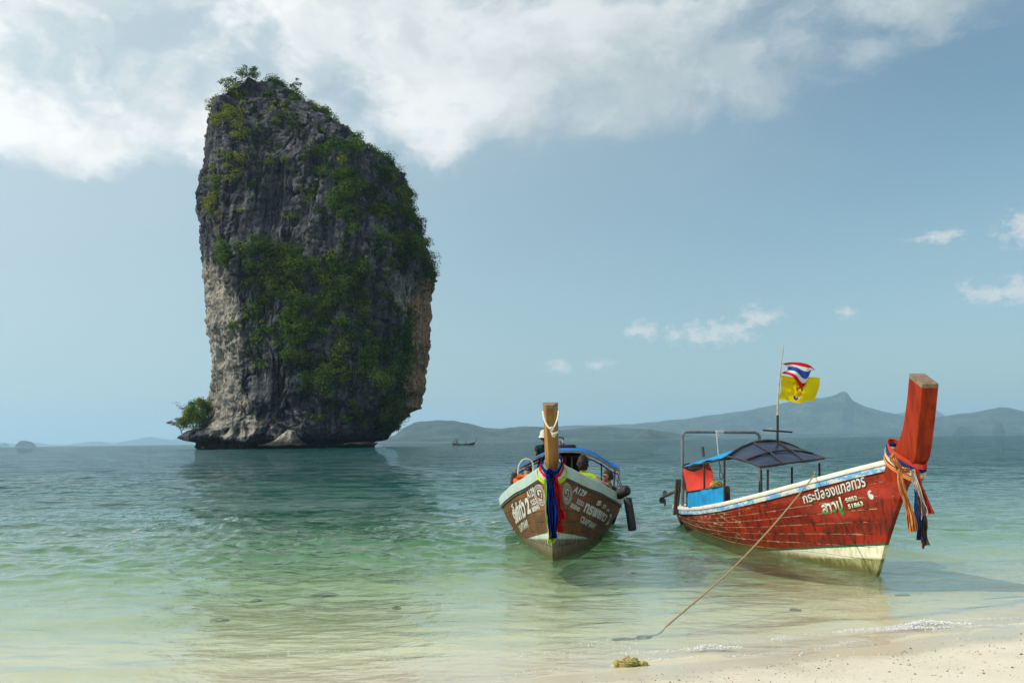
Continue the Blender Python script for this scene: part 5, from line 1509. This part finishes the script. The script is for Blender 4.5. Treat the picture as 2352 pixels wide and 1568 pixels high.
# white rope round the brown prow
lp = w1(597, 350, 13.01)
o_ = MB()
o_.tube(spline([w1(528, 205, 13.24), w1(534, 245, 13.16), w1(550, 300, 13.06), w1(580, 345, 13.00), w1(600, 352, 12.99), w1(622, 335, 13.00), w1(645, 285, 13.06), w1(658, 230, 13.18), w1(659, 205, 13.26)], 30), .013, 6)
o_.tube(spline([w1(585, 350, 12.98), w1(600, 342, 12.96), w1(615, 352, 12.96), w1(600, 362, 12.96), w1(588, 352, 12.96)], 14), .014, 6)
o_.tube(spline([w1(596, 358, 12.98), w1(608, 392, 12.98), w1(630, 390, 12.96), w1(652, 380, 12.98)], 12), .017, 6)
o_.tube(spline([w1(600, 360, 12.98), w1(606, 395, 12.98), w1(620, 418, 12.98), w1(634, 400, 12.98)], 12), .016, 6)
obj_at(o_, 'prow_rope', M_ROPEW, lp, 'white rope hung round the top of the brown prow', 'rope')

# scarves of the brown prow
GC = 'scarves tied round the prow of the brown boat'
fC = (-.06, -1, 0)
YS = 13.10
loop_ribbon(CB, 1.31, 1.60, .69, .16, .135, .07, M_NAVY if False else cloth('royal_blue_scarf', (.012, .035, .22), (.010, .02, .13), .2, 8), 'scarf', 'royal blue scarf knotted in front of the brown prow', GC,
            [([w1(585, 720, YS), w1(592, 850, YS), w1(602, 1000, YS), w1(615, 1150, YS), w1(622, 1272, YS)], [.10, .13, .14, .14, .11], fC, dict(seed=11, fold=.02, folds=3)),
             ([w1(562, 735, YS - .03), w1(585, 728, YS - .05), w1(610, 735, YS - .03)], [.10, .13, .10], fC, dict(seed=12, fold=.02))], 11)
loop_ribbon(CB, 1.26, 1.53, .68, .12, .155, .045, cloth('bright_red_scarf', (.62, .022, .022), (.48, .015, .02), .2, 8), 'scarf', 'bright red scarf hanging beside the blue one on the brown prow', GC,
            [([w1(628, 745, YS + .03), w1(640, 880, YS + .03), w1(655, 1010, YS + .03), w1(664, 1118, YS + .03)], [.08, .11, .13, .16], fC, dict(seed=13, fold=.02)),
             ([w1(650, 1000, YS + .06), w1(664, 1120, YS + .06), w1(670, 1222, YS + .06)], [.06, .08, .09], fC, dict(seed=14, fold=.012))], 12)
loop_ribbon(CB, 1.215, 1.48, .665, .08, .18, .045, M_SW, 'scarf', 'white scarf under the red one on the brown prow', GC,
            [([w1(600, 1100, YS + .08), w1(606, 1200, YS + .08), w1(612, 1282, YS + .08)], [.06, .08, .09], fC, dict(seed=15, fold=.01))], 13)
loop_ribbon(CB, 1.17, 1.43, .65, .04, .205, .045, cloth('lime_scarf', (.55, .72, .03), (.44, .60, .02), .25, 8), 'scarf', 'fluorescent yellow green scarf lowest round the brown prow', GC,
            [([w1(553, 770, YS + .02), w1(560, 920, YS + .04), w1(570, 1080, YS + .06), w1(588, 1220, YS + .06), w1(604, 1305, YS + .06)], [.045, .05, .06, .07, .10], fC, dict(seed=16, fold=.01))], 14)

# ------------------------------------------------------------------ people
def head_mesh(c, yaw, scale=1.0, pitch=0.0):
    n, k = 18, 28
    u = np.linspace(0, math.pi, n); v = np.linspace(0, 2 * math.pi, k, endpoint=False)
    U, V = np.meshgrid(u, v, indexing='ij')
    x = np.sin(U) * np.cos(V); y = np.sin(U) * np.sin(V); z = np.cos(U)      # +x = face forward
    low = smooth(.1, -.9, z)
    rx = .098 * (1 - .10 * low * (x < 0)); ry = .076 * (1 - .34 * low)
    X = x * rx + .018 * low * (x > .2); Y = y * ry; Z = z * .122
    f = np.clip(x, 0, 1)
    X += .022 * np.exp(-((Z + .012) / .02) ** 2) * np.exp(-(Y / .013) ** 2) * (f > .5)          # nose
    X -= .009 * np.exp(-((Z - .014) / .014) ** 2) * np.exp(-((np.abs(Y) - .032) / .016) ** 2) * (f > .4)   # eye sockets
    X += .005 * np.exp(-((Z + .052) / .010) ** 2) * np.exp(-(Y / .024) ** 2) * (f > .5)         # lips
    Y += np.sign(Y) * .016 * np.exp(-((Z - .0) / .026) ** 2) * np.exp(-((X + .005) / .016) ** 2)  # ears
    P = np.stack([X, Y, Z], -1).reshape(-1, 3) * scale
    cp, sp = math.cos(pitch), math.sin(pitch)
    P = np.stack([P[:, 0] * cp + P[:, 2] * sp, P[:, 1], -P[:, 0] * sp + P[:, 2] * cp], -1)
    cy, sy_ = math.cos(yaw), math.sin(yaw)
    P = np.stack([P[:, 0] * cy - P[:, 1] * sy_, P[:, 0] * sy_ + P[:, 1] * cy, P[:, 2]], -1)
    return P + np.array(c), grid_faces(n, k, wrap=True)

def person(label, H, yaw, pose, mats, hair, hands=(None, None), hat=False, glasses=False, lean=0.0, vest=None, hairlen=.0, group=None):
    """H: head centre (world); pose 'sit' or 'stand'; mats: (skin, shirt, trousers)"""
    H = Vector(H)
    fw = Vector((math.cos(yaw), math.sin(yaw), 0)); lf = Vector((-fw.y, fw.x, 0)); up = Vector((0, 0, 1))
    neck = H - up * .135 - fw * .02 - fw * lean * .1
    chest = H - up * .315 - fw * (.03 + lean * .35)
    belly = H - up * .56 - fw * (.04 + lean * .5)
    pel = H - up * .74 - fw * (.04 + lean * .55)
    J = {'pel': (pel, .135), 'belly': (belly, .125), 'chest': (chest, .145), 'neckb': (neck - up * .05, .075), 'neck': (neck, .055), 'skull': (H - up * .05, .06)}
    E_ = [('pel', 'belly', 1), ('belly', 'chest', 1), ('chest', 'neckb', 1), ('neckb', 'neck', 0), ('neck', 'skull', 0)]
    for sgn, key in ((1, 'l'), (-1, 'r')):
        hip = pel + lf * sgn * .10 - up * .05
        if pose == 'sit':
            knee = hip + fw * .40 + lf * sgn * .03 + up * .14; ank = knee - up * .36 - fw * .10
        else:
            knee = hip - up * .40 + fw * .05; ank = knee - up * .40 - fw * .03
        toe = ank + fw * .16 - up * .03
        J.update({key + 'hip': (hip, .095), key + 'knee': (knee, .062), key + 'ank': (ank, .042), key + 'toe': (toe, .032)})
        E_ += [('pel', key + 'hip', 2), (key + 'hip', key + 'knee', 2), (key + 'knee', key + 'ank', 0 if pose == 'sit' else 2), (key + 'ank', key + 'toe', 0)]
        sh = chest + lf * sgn * .175 + up * .085
        tgt = hands[0] if sgn > 0 else hands[1]
        if tgt is None:
            tgt = (pel + fw * .34 + lf * sgn * .12 + up * .10) if pose == 'sit' else (sh + fw * .28 + lf * sgn * .06 - up * .36)
        hand = Vector(tgt)
        dv = hand - sh
        if dv.length > .56: hand = sh + dv.normalized() * .56
        elbow = sh.lerp(hand, .5) - up * .05 + lf * sgn * .05 - fw * .04 + (sh - hand).normalized() * .02
        J.update({key + 'sh': (sh, .066), key + 'up': (sh.lerp(elbow, .45), .052), key + 'elb': (elbow, .042), key + 'wr': (hand, .028)})
        E_ += [('chest', key + 'sh', 1), (key + 'sh', key + 'up', 1), (key + 'up', key + 'elb', 0), (key + 'elb', key + 'wr', 0)]
        hd = (hand - elbow).normalized(); hs = hd.cross(up); hs = hs.normalized() if hs.length > .1 else lf.copy(); hu = hs.cross(hd)
        palm = hand + hd * .055
        J[key + 'palm'] = (palm, .030); E_.append((key + 'wr', key + 'palm', 0))
        for q, (off, ln) in enumerate(((-.030, .060), (-.011, .072), (.009, .068), (.028, .052))):
            b_ = palm + hs * off + hd * .02
            k1, k2 = b_ + hd * ln * .5 - hu * .004, b_ + hd * ln - hu * .024
            J[f'{key}f{q}a'] = (b_, .010); J[f'{key}f{q}b'] = (k1, .0088); J[f'{key}f{q}c'] = (k2, .0075)
            E_ += [(key + 'palm', f'{key}f{q}a', 0), (f'{key}f{q}a', f'{key}f{q}b', 0), (f'{key}f{q}b', f'{key}f{q}c', 0)]
        th = hand + hd * .02 - hs * .032; t2 = th + hd * .045 - hs * .022 - hu * .012
        J[key + 'ta'] = (th, .011); J[key + 'tb'] = (t2, .009); E_ += [(key + 'wr', key + 'ta', 0), (key + 'ta', key + 'tb', 0)]
    base = Vector((pel.x, pel.y, min(j[0].z for j in J.values())))
    keys = list(J); ix = {k: i for i, k in enumerate(keys)}
    me = bpy.data.meshes.new('tmp_body')
    me.from_pydata([tuple(J[k][0] - base) for k in keys], [(ix[a], ix[b]) for a, b, _ in E_], [])
    o = bpy.data.objects.new('tmp_body', me); COL.objects.link(o)
    md = o.modifiers.new('skin', 'SKIN'); md.use_smooth_shade = True
    for i, k in enumerate(keys):
        sv = me.skin_vertices[0].data[i]; r_ = J[k][1]
        fx = (r_, r_ * .8) if k in ('pel', 'belly', 'chest') else (r_, r_)
        sv.radius = fx; sv.use_root = (k == 'pel')
    ms = o.modifiers.new('sub', 'SUBSURF'); ms.levels = ms.render_levels = 2
    bpy.context.view_layer.update()
    ev = o.evaluated_get(bpy.context.evaluated_depsgraph_get()).to_mesh()
    V = np.array([v.co[:] for v in ev.vertices]); Fs = [tuple(p.vertices) for p in ev.polygons]
    bpy.data.objects.remove(o); bpy.data.meshes.remove(me)
    cen = np.array([V[list(f)].mean(0) for f in Fs])
    best = np.full(len(Fs), 1e9); mi = np.zeros(len(Fs), int)
    for a, b, m_i in E_:
        A_, B_ = np.array(J[a][0] - base), np.array(J[b][0] - base)
        ab = B_ - A_; t = np.clip(((cen - A_) @ ab) / (ab @ ab + 1e-9), 0, 1)
        dd = np.linalg.norm(cen - (A_ + t[:, None] * ab), axis=1) - (J[a][1] * (1 - t) + J[b][1] * t)
        w = dd < best; best[w] = dd[w]; mi[w] = m_i
    hv, hf = head_mesh(np.array(H - base), yaw)
    mb = MB(); mb.v = [tuple(v) for v in V] + [tuple(v) for v in hv]
    mb.f = Fs + [tuple(int(i) + len(V) for i in f) for f in hf]
    mb.m = [int(x) for x in mi] + [0] * len(hf)
    body = mb.build('person', list(mats), angle=180)
    body.location = base
    tag(body, label, 'person', group)
    hc = np.array(H - base)
    # hair: shell over crown and back, frayed
    n, k = 22, 34
    u = np.linspace(0, math.pi * (.64 + hairlen), n); v = np.linspace(0, 2 * math.pi, k, endpoint=False)
    U, Vv = np.meshgrid(u, v, indexing='ij')
    D = np.stack([np.sin(U) * np.cos(Vv), np.sin(U) * np.sin(Vv), np.cos(U)], -1)
    faceward = smooth(.15, .7, D[..., 0]) * smooth(.55, .1, D[..., 2])
    rad = np.array([.104, .086, .128]) * (1.05 + (.09 + hairlen * .9) * fbm(D * 5.2 + hc, 4, 11, .7)[..., None] + hairlen * .35)
    Q = D * rad
    Q[..., 0] = np.where(faceward > .3, Q[..., 0] * .72 - .02, Q[..., 0]) - .006
    cy, sy_ = math.cos(yaw), math.sin(yaw)
    Q = np.stack([Q[..., 0] * cy - Q[..., 1] * sy_, Q[..., 0] * sy_ + Q[..., 1] * cy, Q[..., 2]], -1) + hc
    raw_mesh('hair', Q.reshape(-1, 3), grid_faces(n, k, wrap=True), hair, parent=body)
    if hat:
        m2 = MB()
        prof_ = [(.155, -.035), (.15, -.028), (.115, .03), (.112, .085), (.095, .125), (.05, .145), (.004, .148)]
        rows = [[hc + np.array([r_ * math.cos(a), r_ * math.sin(a), z + .02 - .012 * math.sin(a + 1)]) for a in np.linspace(0, 2 * math.pi, 24, endpoint=False)] for r_, z in prof_]
        m2.add(np.array(rows).reshape(-1, 3), [tuple(int(i) for i in f) for f in grid_faces(len(prof_), 24, wrap=True)])
        m2.build('hat', M_HAT, body)
    if glasses:
        m2 = MB()
        for s_ in (1, -1):
            c_ = H - base + fw * .098 + lf * s_ * .034 + up * .014
            m2.tube([c_, c_ + fw * .008], .023, 10)
            m2.tube([c_ + lf * s_ * .02, H - base + lf * s_ * .086 - fw * .005 + up * .016], .004, 5)
        m2.build('sunglasses', M_RUBBER, body)
    if vest:
        m2 = MB()
        rows = []
        for z_, k_ in ((.12, .80), (.07, 1.0), (-.05, 1.12), (-.20, 1.10), (-.32, 1.02)):
            cc2 = chest + up * z_ - base
            rows.append([np.array(cc2 + fw * .155 * k_ * math.cos(a) + lf * .20 * k_ * math.sin(a)) for a in np.linspace(0, 2 * math.pi, 20, endpoint=False)])
        m2.add(np.array(rows).reshape(-1, 3), [tuple(int(i) for i in f) for f in grid_faces(5, 20, wrap=True)])
        m2.build('life_vest', vest, body)
    return body

GP = 'people aboard the brown boat'
person('boatman in dark green top and white hat standing at the stern of the brown boat', w1(545, 424, 21.2), R(-60), 'stand', (M_SKIND, M_GREEN, M_NAVY), M_HAIR,
       hands=(w1(660, 520, 21.0), w1(500, 640, 21.0)), hat=True, lean=.10, group=GP)
person('woman in lime green shirt with dark curly hair sitting with her back turned', w1(866, 640, 16.9), R(62), 'sit', (M_SKIN, M_LIME, M_DARKC), M_HAIR,
       hands=(w1(800, 820, 16.9), w1(1048, 812, 16.75)), hairlen=.20, lean=-.05, group=GP)
person('person in dark glasses and orange vest low behind the right rail', w1(1072, 752, 17.2), R(205), 'sit', (M_SKIN, M_DARKC, M_NAVY), M_HAIR,
       hands=(None, w1(1110, 880, 17.0)), glasses=True, vest=M_ORANGE, group=GP)
person('passenger in dark clothes under the canopy at the left, one hand on the rail', w1(405, 724, 17.9), R(-120), 'sit', (M_SKIN, M_DARKC, M_DARKC), M_HAIR,
       hands=(None, w1(206, 893, 17.3)), group=GP)

# ------------------------------------------------------------------ far boats
M_FARB = paint('far_boat_wood', (.035, .028, .028), (.06, .04, .03), None, 0, .7, 2)
def far_boat(label, px, py, Y, yaw, parts):
    p = at(px, py, Y); p.z = 0
    root = empty('longtail_boat', p, yaw, label=label, cat='boat', group='longtail boats far out')
    bt = Boat((0, 0, 0), (-1, 0), [(-.5, .05, 1.35), (.6, .35, 1.0), (2.5, .95, .62), (5.5, 1.0, .5), (9.2, .6, .62)], [(0, .03), (1.5, .5), (3.5, .8), (6, .8), (9, .5)], 9.0)
    us = np.linspace(0, 1, 24)
    mb = MB()
    for s_ in (-1, 1):
        U, T = np.meshgrid(us, np.linspace(-.6, 1, 8), indexing='ij')
        mb.sheet(bt.S(U, T, s_), thick=.05)
    mb.build('hull', M_FARB, root)
    q = [(.3, 0, 1.0), (.55, 0, 1.6), (.9, 0, 2.2), (1.35, 0, 2.75)]
    MB().tube(q, [.10, .13, .14, .15], 6).build('stem_post', M_FARB, root)
    if 'canopy' in parts:
        P = np.array([[(-3.6 - 3.6 * i / 7, -.85 + 1.7 * j / 7, 1.65 + .35 * math.sin(math.pi * j / 7)) for j in range(8)] for i in range(8)])
        MB().sheet(P, thick=.05).build('canopy', M_FARB, root)
        for x in (-3.7, -5.4, -7.1):
            for y in (-.8, .8):
                MB().tube([(x, y, .4), (x, y, 1.68)], .04, 5).build('canopy_post', M_FARB, root)
    MB().box((-7.8, 0, .9), (.9, .6, .6), bev=.08).build('engine_block', M_IRON, root)
    MB().tube([(-8.0, 0, 1.0), (-11.0, .1, .55), (-14.2, .2, .05)], .07, 6).build('shaft', M_IRON, root)
    if 'mast' in parts:
        MB().tube([(-4.5, 0, 1.9), (-4.5, 0, 3.0)], .05, 5).tube([(-4.5, -.7, 2.75), (-4.5, .7, 2.75)], .05, 5).build('mast', M_IRON, root)
    if 'sash' in parts:
        MB().tube([(.75, 0, 1.4), (.82, .02, .9), (.85, .02, .4)], [.09, .08, .05], 6).build('sash', M_SO, root)
    return root
far_boat('dark longtail boat far out, seen from the side with raised prow', 1089, 1019.4, 425, R(-8), ('sash',))
far_boat('dark longtail boat far out, seen nearly bow on with a canopy', 1050, 1020.2, 412, R(-76), ('canopy', 'mast', 'sash'))
ps = at(1069.3, 1012, 424)
person('tiny standing figure on the far side-on longtail boat', Vector((ps.x, ps.y, 1.95)), R(-90), 'stand', (M_SKIND, cloth('tan_shirt', (.30, .24, .15)), M_DARKC), M_HAIR)

# ------------------------------------------------------------------ on the beach and in the shallows
def gz_at(x, y): return float(ground_z(np.array([x]), np.array([y]))[0])
M_CORAL = paint('weedy_coral', (.48, .40, .17), (.26, .23, .06), (.13, .05, .02), .03, .85, 16, bump=.7)
p = on_z(1450, 1524, .02); p.z = gz_at(p.x, p.y)
v1, f1 = lump(p, (.088, .05, .042), 21, 30, .05, .42, 2.6)
v1 = v1 + np.array([-.030, 0, .022])
v2, f2 = lump(p, (.034, .03, .028), 24, 20, .3, .25, 2.2)
v2 = v2 + np.array([.098, -.005, .012])
v3, f3 = lump(p, (.025, .03, .032), 27, 16, .3, .3, 2.2)
v3 = v3 + np.array([-.115, 0, .016])
tag(raw_mesh('coral_rock', np.r_[v1, v2, v3], np.r_[f1, f2 + len(v1), f3 + len(v1) + len(v2)], M_CORAL, loc=p), 'knobbly yellow brown lump of coral at the edge of the dry sand', 'rock')
for (px, py, d_, sz, sd, lab) in ((505, 1389, -.25, (.11, .07, .03), 31, 'dark sunken stone in the left shallows, nearest the beach'), (745, 1324, -.4, (.20, .10, .04), 32, 'largest dark sunken stone below the reflection of the rock'), (588, 1342, -.4, (.10, .06, .03), 33, 'small sunken stone left of the largest one'),
                                  (911, 1365, -.3, (.10, .05, .03), 34, 'small sunken stone between the largest one and the brown boat'), (1826, 1386, -.15, (.07, .04, .02), 35, 'small brown stone in the shallows below the red hull'), (2073, 1355, -.22, (.10, .04, .02), 36, 'dark sunken stone right of the red bow')):
    p = on_z(px, py, d_ * .6); p.z = gz_at(p.x, p.y) + sz[2] * .3
    rock_thing('sunken_rock', lab, p, sz, sd, M_SEAROCK, sd * .7, 'stones under the clear water')
M_FRAG = paint('bleached_coral', (.62, .54, .42), (.42, .34, .25), (.20, .13, .08), .02, .9, 60)
M_BROWN = paint('beach_litter', (.20, .12, .06), (.10, .06, .035), rough=.9, scale=60)
gb = np.random.default_rng(91)
frag_me = []
for k in range(5):
    v, f = lump((0, 0, 0), (1, .75, .55), 50 + k, 6, .3 * k, .35, 1.8)
    o = raw_mesh('coral_fragment', v, f, M_FRAG); frag_me.append(o.data); bpy.data.objects.remove(o)
spots = [(2310, 478, 6), (2105, 645, 11), (1725, 700, 13), (1355, 650, 9), (1150, 642, 8), (1545, 592, 8), (2000, 560, 9), (985, 706, 7), (1160, 708, 6), (1100, 668, 7), (400, 748, 6), (520, 708, 5), (660, 712, 4), (2010, 750, 9), (2140, 690, 8), (1440, 630, 5), (1575, 640, 5),
         (2190, 605, 6), (1810, 580, 4), (370, 755, 6), (40, 765, 6), (1380, 730, 7), (2230, 585, 5), (535, 792, 5), (830, 798, 5), (612, 775, 5), (1600, 790, 6), (1900, 655, 4), (2300, 720, 5), (1960, 660, 4), (1250, 700, 4), (2060, 560, 5)]
for i, (x, y, s) in enumerate(spots):
    px, py = 1347.5 + x * .4271, 1225 + y * .4271
    p = on_z(px, py, .08); p.z = gz_at(p.x, p.y)
    p = on_z(px, py, p.z); p.z = gz_at(p.x, p.y) + .002
    o = bpy.data.objects.new('coral_fragment', frag_me[i % 5]); link(o)
    o.location = p; r_ = s * .0022; o.scale = (r_, r_ * gb.uniform(.7, 1.1), r_ * gb.uniform(.6, 1)); o.rotation_euler = (0, 0, gb.uniform(0, 6))
    tag(o, 'small chip of bleached coral scattered on the dry sand', 'coral', 'coral chips on the sand')
# fine litter and grains
vs, fs = [], []
cube_f = [(0, 1, 2), (0, 2, 3), (0, 3, 1), (1, 3, 2)]
for k in range(2600):
    X = gb.uniform(-2.5, 6.5); n = -abs(gb.normal(0, 1.1)) - .35
    Y = float(shore_y(X)) + n
    if Y < 3.5: continue
    z = gz_at(X, Y) if k % 4 == 0 else None
    vs.append((X, Y))
vs = np.array(vs); zz = ground_z(vs[:, 0], vs[:, 1])
r_ = gb.gamma(1.6, .0016, len(vs)) + .0012
T4 = np.array([(1, 0, -.3), (-.5, .87, -.3), (-.5, -.87, -.3), (.1, 0, .9)])
ang = gb.uniform(0, 6.28, len(vs)); ca, sa = np.cos(ang), np.sin(ang)
el_ = gb.uniform(.6, 2.2, len(vs))
V4 = np.stack([np.stack([(T4[k, 0] * el_ * ca - T4[k, 1] * sa) * r_, (T4[k, 0] * el_ * sa + T4[k, 1] * ca) * r_, T4[k, 2] * r_], -1) for k in range(4)], 1)
V4 = V4 + np.stack([vs[:, 0], vs[:, 1], zz + .001], -1)[:, None]
F4 = (np.arange(len(vs))[:, None, None] * 4 + np.array(cube_f)[None]).reshape(-1, 3)
tag(raw_mesh('beach_litter', V4.reshape(-1, 3), F4, M_BROWN, smooth_shade=False), 'fine brown specks of litter strewn over the sand', kind='stuff')

# foam of the little breaker and the wash line
m_foam, nt = new_mat('foam')
d_ = BSDF(nt, (.86, .88, .88), .25, None, .5)
tr = N(nt, 'ShaderNodeBsdfTransparent', {0: (1, 1, 1)}).outputs[0]
finish(nt, N(nt, 'ShaderNodeMixShader', {0: .62, 1: tr, 2: d_}).outputs[0])
gf = np.random.default_rng(17)
ico = bmesh.new(); bmesh.ops.create_icosphere(ico, subdivisions=1, radius=1.0)
iv = np.array([v.co[:] for v in ico.verts]); ico.verts.index_update(); if_ = np.array([[v.index for v in f.verts] for f in ico.faces]); ico.free()
C_ = []
def foam_at(px, py, sx, sy_, sz_, n, r0):
    c = on_z(px, py, .0)
    for k in range(n):
        dx = gf.normal(0, 1)
        C_.append((c.x + dx * sx, c.y + gf.normal(0, sy_) + .17 * dx * sx, max(.004, sz_ * math.exp(-dx * dx * .6) * gf.random() ** 1.5 + .006), gf.gamma(2.0, r0 / 2) + .0015))
foam_at(2124, 1437, .20, .028, .045, 1500, .0030)
foam_at(2085, 1446, .16, .02, .03, 420, .0026)
foam_at(1985, 1449, .26, .02, .022, 420, .0024); foam_at(1629, 1489, .10, .02, .035, 330, .0026); foam_at(1660, 1489, .09, .02, .015, 200, .0022); foam_at(1797, 1468, .05, .02, .035, 120, .0026)
foam_at(1380, 1478, .22, .12, .004, 160, .0018); foam_at(1250, 1505, .5, .08, .004, 260, .0018); foam_at(2230, 1424, .3, .02, .010, 260, .002); foam_at(900, 1490, .8, .10, .004, 260, .0018); foam_at(1500, 1498, .25, .03, .004, 220, .0018)
for k in range(5200):        # broken lace of bubbles where the wash runs out on the sand
    X = gf.uniform(-4.5, 6.5); br_ = float(pnoise(np.array([[X * 1.3, 0, 5.0]]), 71)[0])
    if br_ < -.12 + .25 * gf.random(): continue
    wl_ = .10 * math.sin(X * 2.1) + .16 * float(pnoise(np.array([[X * .9, 2.0, 0]]), 73)[0])
    C_.append((X, float(shore_y(X)) + .12 + wl_ + gf.normal(0, .022) + (.55 if k % 5 == 0 else 0) + (.0 if k % 5 else gf.normal(0, .08)), .003, gf.gamma(2.0, .0009) + .0009))
C_ = np.array(C_)
wz = np.zeros(len(C_))
gzf = ground_z(C_[:, 0], C_[:, 1])
C_[:, 2] += np.maximum(gzf, .0)
FV = (C_[:, None, :3] + iv[None] * C_[:, 3][:, None, None] * np.array([1.1, 1, .75])).reshape(-1, 3)
FF = (np.arange(len(C_))[:, None, None] * len(iv) + if_[None]).reshape(-1, 3)
tag(raw_mesh('foam', FV, FF, m_foam), 'white bubbles of the little breaker along the sand', kind='stuff')

# ------------------------------------------------------------------ haze over the sea
m_haze, nt = new_mat('haze_air')
hv = N(nt, 'ShaderNodeVolumePrincipled', {'Color': (.50, .77, .98, 1), 'Density': 6.0e-5, 'Anisotropy': 0.2})
N(nt, 'ShaderNodeOutputMaterial', {1: hv.outputs[0]})
hb = MB().box((0, 11500, 325), (50400, 27000, 670)).build('haze', m_haze, shade=False)
tag(hb, 'thin blue sea haze over the whole bay', kind='stuff')
